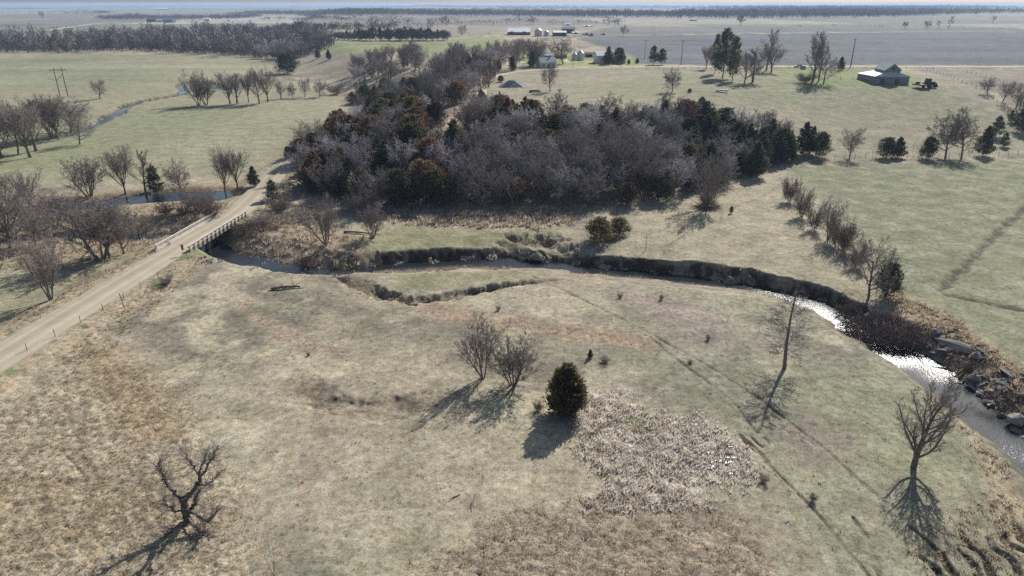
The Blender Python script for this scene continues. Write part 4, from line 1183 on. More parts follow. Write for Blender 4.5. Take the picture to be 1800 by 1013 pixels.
wood_px = [(540, 348), (640, 370), (760, 366), (900, 362), (1100, 366), (1200, 350), (1245, 338), (1290, 318), (1350, 305), (1400, 275), (1330, 250), (1260, 222), (1240, 214), (1150, 212), (1050, 213), (950, 212), (880, 205), (840, 212), (810, 240), (790, 215), (740, 212), (700, 205), (640, 225), (600, 235), (560, 262), (530, 300)]
WOOD = W0(wood_px)
rng = random.Random(11)
GB = 'bare trees of the dense central woods'; GCd = 'cedars of the dense central woods'
LB = 'bare grey tree packed among others in the dense central woods'; LR = 'rust-brown cedar packed among bare trees in the dense central woods'; LG = 'dark green cedar packed among bare trees in the dense central woods'; LO = 'olive cedar packed among bare trees in the dense central woods'
strip = along([at0(*p) for p in [(700, 345), (760, 290), (800, 235), (832, 190), (838, 175)]], 4)
nb = 0
for x, y in scatter(WOOD, 5.8, 4):
    ds = line_dist(np.array([x]), np.array([y]), strip, 9)[0][0]
    if ds < 1.6 and y > 178: continue
    dr = line_dist(np.array([x]), np.array([y]), ROAD[:, :2], 12)[0][0]
    if dr < 4.2: continue
    z = gz(x, y); px, py = to_px(x, y, z)
    n = float(fbm(np.array([x]), np.array([y]), 16, 88, 2)[0])
    pc = .24
    if px < 760: pc = .62
    if py < 235: pc = max(pc, .62)
    if px > 1200: pc = .72
    if py > 325 and 640 < px < 1000: pc = .5
    pc += (n - .5) * 1.3
    if rng.random() < pc:
        q = rng.random()
        if px > 1210: m, lb = 'cedar', LG
        elif q < (.42 if px < 850 or py < 235 else .12): m, lb = 'cedar_rust', LR
        elif q < .66: m, lb = 'cedar_olive', LO
        else: m, lb = 'cedar', LG
        tree(rng.choice(['cedar1_', 'cedar2_', 'cedar3_']) + m, x, y, rng.uniform(5.5, 9.6) if px < 820 or px > 1200 else rng.uniform(5, 8), lb, group=GCd, wide=rng.uniform(.95, 1.3), z=z)
    else:
        H = rng.uniform(6.0, 11.0) if py < 300 else rng.uniform(7.5, 13.0)
        key = rng.choice(['dense1', 'dense2', 'dense3', 'dense1', 'dense2', 'multi1', 'oak2'])
        tree(key, x, y, H, LB, group=GB, wide=rng.uniform(.95, 1.3), z=z)

# brushy ridge behind and left: grey thicket trees and scattered cedars
ridge = W0([(600, 178), (650, 200), (700, 192), (780, 190), (830, 178), (870, 150), (880, 118), (800, 100), (760, 120), (740, 148), (700, 160), (640, 165)])
for x, y in scatter(ridge, 9.6, 8, .9):
    dr = line_dist(np.array([x]), np.array([y]), ROAD[:, :2], 12)[0][0]
    if dr < 5: continue
    z = gz(x, y); px, py = to_px(x, y, z)
    if rng.random() < (.6 if px < 760 and py > 140 else .3):
        m, lb = rng.choice([('cedar_rust', 'rust-brown cedar on the brushy ridge behind the central woods'), ('cedar', 'dark green cedar on the brushy ridge behind the central woods')])
        tree(rng.choice(['cedar1_', 'cedar2_', 'cedar3_']) + m, x, y, rng.uniform(4.5, 7.5), lb, group='cedars on the brushy ridge', wide=rng.uniform(1, 1.3), z=z)
    else:
        tree(rng.choice(['dense1', 'dense2', 'oak1', 'oak3', 'multi2', 'tall1']), x, y, rng.uniform(7, 13), 'bare grey tree on the brushy ridge behind the central woods', group='bare trees on the brushy ridge', wide=rng.uniform(.9, 1.2), z=z)
grove = W0([(618, 150), (700, 143), (745, 128), (740, 108), (660, 112), (625, 125)])
for x, y in scatter(grove, 10.5, 9):
    tree(rng.choice(['dense1', 'dense3', 'oak1', 'vase1']), x, y, rng.uniform(11, 14), 'bare tree in the rounded grey grove beyond the brushy ridge', group='bare trees of the rounded grove', wide=rng.uniform(.9, 1.15))
# farmstead shelter trees
farm = W0([(850, 118), (880, 128), (925, 120), (980, 112), (960, 98), (900, 96), (860, 100)])
for x, y in scatter(farm, 16, 10, .8):
    px, py = to_px(x, y, gz(x, y))
    if 955 < px < 1000: continue
    tree(rng.choice(['oak1', 'tall2', 'dense2', 'oak2']), x, y, rng.uniform(9, 14), 'bare shade tree in the yard left of the farmhouse', group='bare farmyard trees')
# hedgerow dots on the fence line and the lane
for k, (px, py, top) in enumerate(((1340, 288, 262), (1365, 284, 255), (1385, 282, 235), (1350, 262, 225), (1320, 285, 240), (1296, 300, 255))):
    tree_px('cedar3_cedar' if k % 2 else 'cedar1_cedar', px, py, top, 'dark cedar at the right-hand end of the central woods', group='cedars at the right end of the woods')
for k, (px, py, top) in enumerate(((1330, 262, 190), (1372, 262, 205), (1300, 250, 188), (1345, 240, 190))):
    tree_px(('dense1', 'multi2')[k % 2], px, py, top, 'pale bare tree at the right-hand end of the central woods', group='bare trees at the right end of the woods')

import collections
# ------------------------------------------------------------------ river wood on the far left: front rows as trees, the rest as one mass
rw_px = [(-40, 92), (60, 93), (110, 93), (220, 89), (300, 93), (400, 99), (470, 105), (505, 108), (560, 92), (590, 80), (560, 66), (480, 62), (400, 62), (330, 64), (200, 66), (100, 76), (-40, 74)]
RW = W0(rw_px)
pts = scatter(RW, 15, 12)
pts.sort(key=lambda p: math.hypot(*p))
front, back = pts[:16], pts[16:]
for x, y in front:
    z = gz(x, y)
    px, py = to_px(x, y, z)
    if px < -60: continue
    tree(rng.choice(['far1', 'far2', 'far3', 'far4', 'far5', 'far2', 'far4']), x, y, rng.uniform(11, 17), 'bare tree in the dark river wood across the far left pasture', group='bare trees of the river wood', wide=rng.uniform(1, 1.35), z=z)

def mass(name, pts, label, h=(9, 13), w=(4, 6.5), n=60, mat='twig', seed=1, cat='woods', leaf=1.0):
    """a far-off wood: for every tree a stem and a ragged cloud of twig-sized blades"""
    R = np.random.default_rng(seed)
    pts = np.array(pts); N = len(pts)
    Z = hgt(pts[:, 0], pts[:, 1])
    Hh = R.uniform(h[0], h[1], N) * (.5 + 1.0 * fbm(pts[:, 0], pts[:, 1], 55, seed, 2)); Ww = R.uniform(w[0], w[1], N)
    cx = np.repeat(pts[:, 0], n); cy = np.repeat(pts[:, 1], n); cz = np.repeat(Z, n); hh = np.repeat(Hh, n); ww = np.repeat(Ww, n)
    d = R.normal(0, 1, (N * n, 3)); d /= np.linalg.norm(d, axis=1)[:, None]
    rr = R.uniform(0, 1, N * n) ** .5
    P = np.stack([cx + d[:, 0] * rr * ww, cy + d[:, 1] * rr * ww, cz + hh * .58 + d[:, 2] * rr * hh * .42], 1)
    a = R.normal(0, 1, (N * n, 3)); a /= np.linalg.norm(a, axis=1)[:, None]; a[:, 2] = np.abs(a[:, 2]) + .3
    s = (hh * .13 * leaf)[:, None] * R.uniform(.5, 1.3, (N * n, 1))
    bv = np.cross(a, R.normal(0, 1, (N * n, 3))); bv /= np.linalg.norm(bv, axis=1)[:, None]
    V = np.stack([P - a * s, P + bv * s * .35, P + a * s], 1).reshape(-1, 3)
    F = np.arange(len(V)).reshape(-1, 3)
    # stems
    sx = np.stack([pts[:, 0] - .3, pts[:, 1], Z - .5], 1); sy = np.stack([pts[:, 0] + .3, pts[:, 1], Z - .5], 1); st = np.stack([pts[:, 0], pts[:, 1], Z + Hh * .7], 1)
    V2 = np.stack([sx, sy, st], 1).reshape(-1, 3); F2 = np.arange(len(V2)).reshape(-1, 3) + len(V)
    o = link(name, mesh_np(name, np.vstack([V, V2]), np.vstack([F, F2]), M[mat]))
    tag(o, label, cat, kind='stuff'); return o
mass('ridge_scrub', scatter(ridge, 4.6, 15, .8), 'low grey-brown scrub covering the brushy ridge behind the central woods', h=(2, 4.5), w=(1.6, 2.8), n=50, mat='twig_brown', seed=6, leaf=1.5)
mass('woods_dark_filler', scatter(WOOD, 4.2, 14), 'dark filler thickets added to deepen the shade under the dense central woods', h=(1.5, 3.6), w=(1.2, 2.4), n=46, mat='farwood', seed=5, leaf=1.6)  # low filler thickets, added to make the floor of the woods darker
mass('river_wood_pale', back[::2], 'paler grey trees mixed through the far depth of the river wood', h=(12, 21), seed=9, n=80, mat='twig', leaf=.8)
mass('river_wood', back[1::2], 'far depth of the dark river wood behind its front trees', h=(10, 18), seed=3, n=70, mat='farwood', leaf=.9)
mass('river_underbrush', scatter(RW, 7, 13), 'dark undergrowth filling the floor of the river wood', h=(3.5, 7), w=(2.5, 4), n=46, mat='farwood', seed=4, leaf=1.4)

def belt(name, px_line, depth, step, label, h=(9, 13), n=34, mat='twig', seed=1, leaf=1.25, jit=1.0):
    P = along([at0(*p) for p in px_line], 6)
    R = random.Random(seed); out = []
    L = np.concatenate([[0], np.cumsum(np.linalg.norm(np.diff(P, axis=0), axis=1))])
    s = 0
    while s < L[-1]:
        x = np.interp(s, L, P[:, 0]); y = np.interp(s, L, P[:, 1])
        kmax = max(1, int(depth / step))
        for k in range(kmax):
            out.append((x + R.uniform(-.5, .5) * step * jit, y + k * step + R.uniform(-.5, .5) * step * jit))
        s += step
    return mass(name, out, label, h=h, w=(step * .45, step * .75), n=n, mat=mat, seed=seed, leaf=leaf)
# the near dark hedge belt behind the green field, with evergreens
belt('hedge_belt', [(590, 71), (650, 72), (720, 72), (783, 72)], 26, 8, 'dark dense belt of scrub along the back of the green field', h=(8, 11), n=130, mat='farwood', seed=21, leaf=1.6)
for k in range(12):
    px = 610 + k * 14.5
    x, y, z = at(px, 68)
    tree('cedar2_cedar', x, y, rng.uniform(8, 12), 'dark evergreen poking out of the scrub belt behind the green field', group='evergreens in the scrub belt', parts=False)
belt('hedgerow_stuff', [(470, 57), (560, 57), (640, 56), (700, 54)], 60, 16, 'grey hedgerow trees beyond the river wood', h=(8, 13), n=60, seed=22, mat='farwood')
belt('creek_belt', [(640, 46), (700, 47), (760, 47), (830, 44), (900, 44), (980, 43), (1060, 44), (1080, 46)], 30, 20, 'broken line of grey trees behind the farm buildings', h=(8, 14), n=60, seed=23, mat='farwood')
belt('left_belt', [(170, 34), (200, 36), (260, 36), (320, 36), (380, 34), (420, 32)], 260, 20, 'grey wood behind the blue-roofed sheds at far left', h=(9, 14), n=40, seed=24, mat='farwood')
belt('long_belt', [(395, 27), (460, 27), (520, 27), (600, 28), (700, 28), (800, 29), (900, 29), (960, 30), (1080, 32), (1200, 33), (1300, 34), (1360, 34)], 700, 26, 'long dark tree belt crossing the middle distance', h=(11, 17), n=30, seed=25, leaf=1.7, mat='farwood')
belt('right_belt', [(1360, 34), (1450, 33), (1560, 30), (1650, 27), (1740, 25), (1830, 24), (1900, 24)], 1100, 32, 'dark blue wood along the far side of the pale hill at right', h=(12, 18), n=28, seed=26, leaf=1.8, mat='farwood')
belt('upper_belt', [(1380, 21), (1480, 22), (1560, 19), (1660, 17), (1760, 15), (1850, 15)], 1500, 60, 'blue far wood under the horizon at right', h=(14, 22), n=20, seed=27, leaf=2.4, mat='farwood')
belt('horizon_belt', [(150, 13), (400, 12), (600, 12), (800, 13), (1000, 13), (1200, 13), (1400, 12)], 600, 80, 'scattered blue tree line under the horizon', h=(12, 20), n=16, seed=28, leaf=2.6, mat='farwood')
belt('ridge_belt', [(95, 21), (130, 21), (165, 22), (190, 24)], 60, 26, 'thin tree line on the rise in the far left fields', h=(6, 12), n=30, seed=29, leaf=1.7, mat='farwood')

belt('far_hedge_one', [(0, 24.5), (60, 24), (120, 24.5), (180, 25.5)], 60, 22, 'faint hedgerow on the far left fields', h=(5, 10), n=26, seed=31, leaf=1.6, mat='farwood')
belt('far_hedge_two', [(620, 20), (700, 19.5), (780, 19), (900, 19.5), (980, 20)], 200, 34, 'thin blue tree line above the long belt', h=(9, 14), n=22, seed=32, leaf=1.9, mat='farwood')
belt('far_hedge_three', [(900, 25), (1000, 24.5), (1100, 24), (1250, 25), (1330, 25.5)], 160, 30, 'thin tree line in the pale fields behind the long belt', h=(8, 13), n=24, seed=33, leaf=1.8, mat='farwood')
belt('far_hedge_four', [(880, 16), (1020, 15.5), (1200, 15.5), (1330, 16)], 300, 55, 'dim tree line close to the horizon in the middle', h=(10, 16), n=18, seed=34, leaf=2.2, mat='farwood')
belt('far_hedge_five', [(0, 17), (120, 16.5), (300, 16.5), (420, 17), (520, 18)], 120, 60, 'dim tree line close to the horizon at left', h=(8, 14), n=18, seed=35, leaf=2.2, mat='farwood')
belt('hedge_right', [(1380, 49), (1440, 48), (1500, 48.5), (1600, 50), (1700, 50), (1800, 51)], 6, 13, 'broken scrub line at the back of the big ploughed field', h=(1.5, 5), n=26, seed=36, leaf=1.5, mat='farwood', jit=2.5)
belt('hedge_tan', [(740, 61), (800, 61.5), (850, 61.5), (880, 62)], 5, 9, 'low scrub line along the front of the tan field', h=(1.5, 4), n=26, seed=37, leaf=1.5, mat='farwood', jit=2)
belt('hedge_road', [(460, 36), (520, 36), (600, 37), (690, 37), (760, 37), (800, 36)], 80, 24, 'scattered farm trees between the long belt and the hedgerow', h=(5, 11), n=26, seed=38, leaf=1.6, mat='farwood', jit=2)

# ------------------------------------------------------------------ timber bridge
def frame(A, Bp):
    d = Bp[:2] - A[:2]; L = np.linalg.norm(d); d = d / L; n = np.array((-d[1], d[0]))
    return d, n, L
bd, bn_, BL = frame(B0, B1)
br = empty('bridge', (B0[0], B0[1], 1.0), math.atan2(bd[1], bd[0]))   # local x along the bridge, local y to its left
tag(br, 'low timber bridge with pale plank railings carrying the gravel road over the creek', 'bridge')
HW = 3.25
m = MB()
m.box((BL / 2, 0, -.30), (BL + .6, 2 * HW - .1, .34))
m.build('deck', M['wood'], br)
for s in (-1, 1):
    m = MB(); m.box((BL / 2, s * (HW - .02), -.20), (BL + .5, .24, .62)); m.build('edge_beam', M['railwhite'] if s > 0 else M['wood'], br)
m = MB()
for yy in (-2.6, -1.3, 0, 1.3, 2.6): m.box((BL / 2, yy, -.78), (BL - .4, .3, .6))
m.build('girders', M['dark'], br)
for xx in (BL * .33, BL * .68):
    for yy in (-2.8, -.95, .95, 2.8):
        MB().bar((xx, yy, -4.4), (xx, yy, -1.26), .34, n=10).build('pile', M['polewood'], br)
    MB().box((xx, 0, -1.17), (.36, 6.4, .17)).build('pile_cap', M['polewood'], br)
for xx in (-.25, BL + .25):
    MB().box((xx, 0, -1.9), (.5, 7.4, 2.8)).build('abutment', M['concrete'], br)
npost = 15
for s in (-1, 1):
    rl = empty('railing', (0, 0, 0)); rl.parent = br
    me_ = None
    for k in range(npost):
        xx = .3 + (BL - .6) * k / (npost - 1)
        if me_ is None:
            o = MB().box((0, 0, 0), (.16, .18, 1.5)).build('post', M['wood'], rl); me_ = o.data
        else: o = link('post', me_, rl)
        o.location = (xx, s * (HW + .22), .30)
    MB().box((BL / 2, s * (HW + .06), .86), (BL - .1, .08, .32)).build('rail', M['railwhite'], rl)
    MB().box((BL / 2, s * (HW + .06), .32), (BL - .1, .07, .26)).build('rail', M['railwhite'], rl)
    MB().box((BL / 2, s * (HW + .06), 1.065), (BL, .3, .07)).build('rail_cap', M['railwhite'], rl)
# hazard marker at the near end and far-side
def post_sign(name, px, py, hgt_, w, h, mat, label, tilt=0, stripes=False, parts_mat=None, back=None):
    x, y, z = at(px, py)
    e = empty(name, (x, y, z), tilt); tag(e, label, 'sign')
    MB().bar((0, 0, -.2), (0, 0, hgt_), .07).build('post', parts_mat or M['steel'], e)
    p = MB().box((0, -.06, hgt_ - h / 2), (w, .03, h)).build('panel', mat, e)
    if stripes:
        mm = MB()
        for k in range(3): mm.box((0, -.079, hgt_ - h * (.2 + .3 * k)), (w * .96, .008, h * .11))
        mm.build('stripe', M['black'], p)
    return e
post_sign('hazard_marker', 323, 449, 2.2, .45, 1.1, M['orange'], 'orange striped marker board at the near end of the creek-side railing', .3, True)
post_sign('road_sign', 468, 366, 2.6, .75, .95, M['signwhite'], 'small white sign on a post beyond the bridge', .1)
post_sign('road_sign', 277, 443, 1.3, .3, .5, M['signwhite'], 'low white end marker on the far side of the bridge', .1)
# steel post in the verge
x, y, z = at(219, 541)
e = empty('verge_post', (x, y, z), 0); tag(e, 'thin dark leaning post standing in the road verge', 'post')
MB().bar((0, 0, -.2), (-.35, .1, 2.2), .11, n=8).build('shaft', M['rust'], e)
MB().bar((-.35, .1, 2.2), (-.37, .1, 2.35), .2, n=8).build('cap', M['rust'], e)

# ------------------------------------------------------------------ fences
def fence(px_line, step, hp, label, world=None, jit=.25, cap=100, wires=3, wood=True, pw=.14):
    P = np.array([at0(*p) for p in px_line]) if world is None else np.array(world)
    L = np.concatenate([[0], np.cumsum(np.linalg.norm(np.diff(P, axis=0), axis=1))])
    n = min(cap, int(L[-1] / step) + 1)
    o0 = (P[0][0], P[0][1], gz(*P[0]))
    e = empty('wire_fence', o0, 0); tag(e, label, 'fence')
    R = random.Random(int(L[-1] * 10)); pts = []
    me_ = None
    for k in range(n):
        s = L[-1] * k / (n - 1)
        x = np.interp(s, L, P[:, 0]); y = np.interp(s, L, P[:, 1]); z = gz(x, y)
        pts.append((x - o0[0], y - o0[1], z - o0[2]))
        if me_ is None:
            o = MB().bar((0, 0, -.3), (0, 0, 1.0), pw, n=6, w2=pw * .8).build('post', M['polewood'], e); me_ = o.data
        else: o = link('post', me_, e)
        o.location = pts[-1]; o.scale = (1, 1, hp * R.uniform(.88, 1.1)); o.rotation_euler = (R.uniform(-.08, .08), R.uniform(-.08, .08), R.uniform(0, 3))
    for w in range(wires):
        m = MB()
        for a, b in zip(pts[:-1], pts[1:]):
            q = hp * (.3 + .28 * w)
            m.bar((a[0], a[1], a[2] + q), (b[0], b[1], b[2] + q), .012, n=3)
        m.build('wire', M['steel'], e)
fence([(372, 452), (330, 470), (290, 492), (250, 515), (215, 537), (170, 562), (120, 590), (60, 622), (0, 655)], 4.5, 1.25, 'thin wire fence along the near verge of the gravel road', wood=False, pw=.1)
fence([(1290, 283), (1420, 281), (1500, 278), (1600, 277), (1700, 276), (1800, 272), (1900, 270)], 3.4, 1.35, 'old post and wire fence below the oaks across the right of the pasture')
fence([(1090, 121.5), (1250, 121.8), (1400, 121), (1520, 121), (1640, 121.2)], 7, 1.3, 'long roadside fence on the near side of the plateau road', pw=.2)
fence([(1630, 124), (1680, 140), (1730, 163), (1760, 185), (1790, 215)], 5, 1.3, 'wire fence running down the lane hedge at the right edge', pw=.18)
fence([(1700, 128), (1740, 140), (1800, 158)], 6, 1.3, 'short fence between the lane hedge and the tan field', pw=.18)
fence([(1410, 140), (1480, 140), (1520, 139)], 6, 1.3, 'short fence between the poplar clump and the old barn', pw=.2)
fence([(860, 190), (960, 200), (1060, 200), (1150, 196), (1240, 198)], 6, 1.2, 'fence along the top edge of the central woods', pw=.13)
fence([(1395, 330), (1420, 372), (1450, 410), (1490, 455), (1530, 505), (1590, 560), (1650, 600)], 4.5, 1.2, 'sagging wire fence inside the old row of bare shrubs', pw=.11)

# ------------------------------------------------------------------ poles
def pole(px, py, top, label, r=.17, arm=True):
    x, y, z = at(px, py); H = height_to(x, y, z, top)
    e = empty('power_pole', (x, y, z), .3); tag(e, label, 'power pole')
    MB().bar((0, 0, -.5), (0, 0, H), r * 2, n=8, w2=r * 1.2).build('pole', M['polewood'], e)
    if arm:
        c = MB().box((0, 0, H - .6), (2.2, .12, .14)).build('crossarm', M['polewood'], e)
        for q in (-.95, -.35, .95): MB().bar((q, 0, H - .53), (q, 0, H - .33), .1, n=6).build('insulator', M['steel'], c)
    return x, y, z + H
p1 = pole(1495, 118, 68, 'tall power pole between the poplar clump and the old barn', .28)
p2 = pole(1197, 114, 70, 'tall power pole right of the roadside pines', .22)
p3 = pole(1133, 104, 70, 'thin power pole left of the roadside pines', .18)
pole(1135, 439, 414, 'short bare post standing alone above the creek bank', .07, False)
# transmission frame
x, y, z = at(113, 171)
H = height_to(x, y, z, 119)
e = empty('transmission_frame', (x, y, z), .15); tag(e, 'two-legged wooden transmission frame in the far left pasture', 'pylon')
for q in (-1.9, 1.9): MB().bar((q, 0, -.5), (q * .98, 0, H), .5, n=8, w2=.32).build('leg', M['polewood'], e)
MB().box((0, .35, H - 1.2), (8.2, .22, .3)).build('crossarm', M['polewood'], e)
for q in (-3.8, 0, 3.8): MB().bar((q, .35, H - 2.4), (q, .35, H - 1.36), .2, n=6).build('insulator', M['steel'], e)
MB().bar((-1.9, -.3, H * .55), (1.9, -.3, H * .78), .16).build('brace', M['polewood'], e)

# ------------------------------------------------------------------ buildings
def face_frame(px0, px1, py):
    """front wall foot between two pixels: position, rotation, width"""
    a = np.array(at0(px0, py)); b = np.array(at0(px1, py))
    return a, b, math.atan2(b[1] - a[1], b[0] - a[0]), np.linalg.norm(b - a)

def gable(name, c, rz, L, W, hw, hr, wall, roof, label, cat='building', doors=(), windows=(), over=.35, chimney=False, trim=None, open_front=False):
    """c = middle of the front wall's foot; long side L faces the viewer, depth W; ridge along L"""
    z = min(gz(c[0], c[1]), gz(c[0] - sin(rz) * W, c[1] + cos(rz) * W))
    e = empty(name, (c[0], c[1], z), rz); tag(e, label, cat)
    x = L / 2
    v = [(-x, 0, -.5), (x, 0, -.5), (x, W, -.5), (-x, W, -.5), (-x, 0, hw), (x, 0, hw), (x, W, hw), (-x, W, hw), (-x, W / 2, hw + hr), (x, W / 2, hw + hr)]
    f = [(0, 1, 5, 4), (1, 2, 6, 9, 5), (2, 3, 7, 6), (3, 0, 4, 8, 7)]
    MB().add(v, f).build('wall', M[wall], e)
    t = .12; o = over; sl = hr / (W / 2)
    def slab(y0, z0, y1, z1):
        return [(-x - o, y0, z0), (x + o, y0, z0), (x + o, y1, z1), (-x - o, y1, z1), (-x - o, y0, z0 + t), (x + o, y0, z0 + t), (x + o, y1, z1 + t), (-x - o, y1, z1 + t)]
    bx = [(0, 3, 2, 1), (4, 5, 6, 7), (0, 1, 5, 4), (1, 2, 6, 5), (2, 3, 7, 6), (3, 0, 4, 7)]
    r = MB(); r.add(slab(-o, hw - o * sl + .03, W / 2, hw + hr + .03), bx); r.add(slab(W / 2, hw + hr + .035, W + o, hw - o * sl + .035), bx)
    ro = r.build('roof', M[roof], e)
    if chimney: MB().box((x * .4, W / 2, hw + hr + .5), (.6, .6, 1.6)).build('chimney', M['concrete'], ro)
    for (dx, w, h) in doors:
        d = MB().box((dx, -.04, h / 2), (w, .1, h)).build('door', M['dark'] if trim is None else M[trim], e)
    for (dx, zz, w, h) in windows:
        wd = MB()
        wd.box((dx, -.05, zz + h / 2 + .05), (w + .2, .1, .1)).box((dx, -.05, zz - h / 2 - .05), (w + .2, .1, .1)).box((dx - w / 2 - .05, -.05, zz), (.1, .1, h)).box((dx + w / 2 + .05, -.05, zz), (.1, .1, h))
        wo_ = wd.build('window', M['white'], e); MB().box((dx, -.025, zz), (w, .04, h)).build('pane', M['glass'], wo_)
    return e

def bld(name, px0, px1, py, py_eave, py_top, depth, wall, roof, label, drz=0, **k):
    a, b, rz, L = face_frame(px0, px1, py); c = (a + b) / 2
    z = gz(*c)
    hw = height_to(c[0], c[1], z, py_eave)
    ht = height_to(c[0], c[1] + depth / 2, z, py_top)
    return gable(name, c, rz + drz, L, depth, hw, max(.8, ht - hw), wall, roof, label, **k)

bld('barn', 892, 932, 62, 56.5, 49, 22, 'red', 'roof_white', 'long red barn with a bright white roof, left of the bins', doors=[(-8, 4, 4), (6, 4, 4)], windows=[(0, 2.5, 1.2, 1)])
bld('shed', 973, 996, 64, 57.5, 54.5, 12, 'red', 'roof_white', 'red machine shed with a white roof, right of the bins', doors=[(3, 5, 4)])
bld('shed', 987, 1007, 59, 51, 47, 16, 'red', 'blue_steel', 'taller shed with a blue steel roof behind the red machine shed', doors=[(0, 4, 4)])
bld('shed', 1006, 1018, 60, 58, 56, 9, 'white', 'roof_metal', 'low pale lean-to at the right end of the red sheds', doors=[(0, 3, 2)])
bld('house', 1049, 1100, 112, 98, 90, 9, 'white', 'roof_white', 'white farmhouse half hidden behind two dark evergreens', doors=[(1, 1.1, 2.1)], windows=[(-6, 1.8, 1, 1.2), (-3.5, 1.8, 1, 1.2), (4.2, 1.8, 1, 1.2), (6.2, 1.8, 1, 1.2)], chimney=True)
bld('house', 950, 979, 120, 110, 101, 9, 'white', 'roof_grey', 'grey-roofed farmhouse among the bare shade trees', drz=.25, doors=[(0, 1.1, 2.1)], windows=[(-2.8, 1.6, 1, 1.1), (2.8, 1.6, 1, 1.1)], chimney=True)
bld('shed', 951, 972, 106, 98, 92, 8, 'white', 'roof_metal', 'pale garage behind the grey-roofed farmhouse', doors=[(0, 3, 2.3)])
bld('shed', 1023, 1052, 101, 94.5, 93, 5, 'white', 'rust', 'low open shed between the grain bin and the white farmhouse', doors=[(-1, 4, 1.8)])
bld('shed', 973, 996, 103, 98, 96, 6, 'red', 'rust', 'low rusty red shed behind the large shade tree', doors=[(0, 2, 1.8)])
# far buildings
for nm, a, b_, py, e_, t, dp, wl_, rf, lb in (
    ('shed', 287, 303, 40, 35, 31, 14, 'blue_steel', 'roof_metal', 'blue-walled steel shed with a pale roof beyond the river wood'),
    ('shed', 276, 288, 39, 37, 35, 9, 'blue_steel', 'roof_metal', 'small lean-to shed left of the blue-walled steel shed'),
    ('shed', 258, 272, 39, 34, 31, 14, 'dark', 'blue_steel', 'dark machine shed left of the blue-walled steel shed'),
    ('shed', 273, 295, 18, 15.6, 14.2, 30, 'white', 'roof_white', 'white farm shed on the far horizon fields at left'),
    ('shed', 358, 369, 36, 33.5, 31.5, 12, 'white', 'roof_white', 'small white building right of the blue-walled shed'),
    ('shed', 399, 405, 37, 35, 33.5, 10, 'white', 'roof_white', 'tiny white building at the right of the far wood'),
    ('shed', 815, 828, 20, 16.5, 14.5, 30, 'white', 'roof_white', 'white farm building above the long dark tree belt'),
    ('shed', 812, 832, 23.5, 21, 19, 20, 'white', 'roof_white', 'lower white building above the long dark tree belt'),
    ('shed', 993, 1003, 45, 43, 41, 10, 'white', 'roof_metal', 'pale roof among evergreens behind the farm'),
    ('shed', 1025, 1037, 47.5, 46, 45, 10, 'white', 'roof_white', 'low white roof right of the evergreens behind the farm'),
    ('shed', 510, 521, 12.5, 10.5, 9.3, 40, 'white', 'roof_white', 'white shed beside a small dark grove near the left horizon'),
    ('shed', 1212, 1225, 37, 35, 33.5, 14, 'woodgrey', 'roof_grey', 'grey farm shed beyond the green strip')):
    bld(nm, a, b_, py, e_, t, dp, wl_, rf, lb, doors=[(0, 3, 2.2)])

def bin_(px, py, top, w, label, name='grain_bin'):
    x, y, z = at(px, py); H = height_to(x, y, z, top); f = y * cos(PITCH) + (CAM_H - z) * sin(PITCH); r = w / 1200 * f / 2
    e = empty(name, (x, y, z), 0); tag(e, label, 'grain bin')
    prof = []; n = 8; hc = H * .72
    for k in range(n): prof += [(r, -.3 if k == 0 else hc * k / n), (r * 1.012, hc * (k + .5) / n)]
    prof += [(r, hc)]
    MB().lathe((0, 0, 0), prof, 24).build('body', M['steel'], e)
    MB().lathe((0, 0, 0), [(r * 1.05, hc - .02), (r * .55, hc + (H - hc) * .55), (.35, H * .985), (.3, H)], 24).build('roof', M['roof_metal'], e)
    MB().box((0, -r * 1.01, 1.1), (.9, .1, 1.9)).build('door', M['steel'], e)
bin_(946, 64, 49, 13, 'pale steel grain bin next to the long red barn')
bin_(960, 64, 53, 9, 'smaller steel grain bin between the pale bin and the red shed')
bin_(1020, 107, 88, 13, 'steel grain bin in the farmyard right of the large shade tree')
bin_(1010, 106, 92, 10, 'shorter steel grain bin behind the large shade tree')

# old barn on the right: low skirted shed with a tall gabled centre
a, b_, rz, L = face_frame(1537, 1596, 148)
c = (a + b_) / 2; z = gz(*c)
e = empty('barn', (c[0], c[1], z), rz - .05); tag(e, 'old grey board barn with a pale skirt roof and a tall gabled centre', 'barn')
hw = height_to(c[0], c[1], z, 134.5); Dp = 15.0
x = L / 2
mb = MB(); mb.add([(-x, 0, -.5), (x, 0, -.5), (x, Dp, -.5), (-x - 2.2, Dp, -.5), (-x, 0, hw), (x, 0, hw), (x, Dp, hw), (-x - 2.2, Dp, hw)], [(0, 1, 5, 4), (1, 2, 6, 5), (2, 3, 7, 6), (3, 0, 4, 7)])
mb.build('wall', M['woodgrey'], e)
gw = L * .20; gx = L * .02; gy0, gy1 = 1.6, Dp - 1.5
z1 = hw + 1.6
rf = MB(); o_ = .4
Lo = [(-x - o_, -o_, hw - .05), (x + o_, -o_, hw - .05), (x + o_, Dp + o_, hw - .05), (-x - 2.2 - o_, Dp + o_, hw - .05)]
Up = [(gx - gw + .1, gy0 + .1, z1), (gx + gw - .1, gy0 + .1, z1), (gx + gw - .1, gy1, z1), (gx - gw + .1, gy1, z1)]
rf.add(Lo + Up + [(p[0], p[1], p[2] - .12) for p in Lo], [(0, 1, 5, 4), (1, 2, 6, 5), (2, 3, 7, 6), (3, 0, 4, 7), (8, 9, 1, 0), (9, 10, 2, 1), (10, 11, 3, 2), (11, 8, 0, 3), (8, 11, 10, 9)])
rf.build('skirt_roof', M['roof_metal'], e)
hE = z1 + .9; hR = height_to(c[0], c[1] + gy0, z, 113)
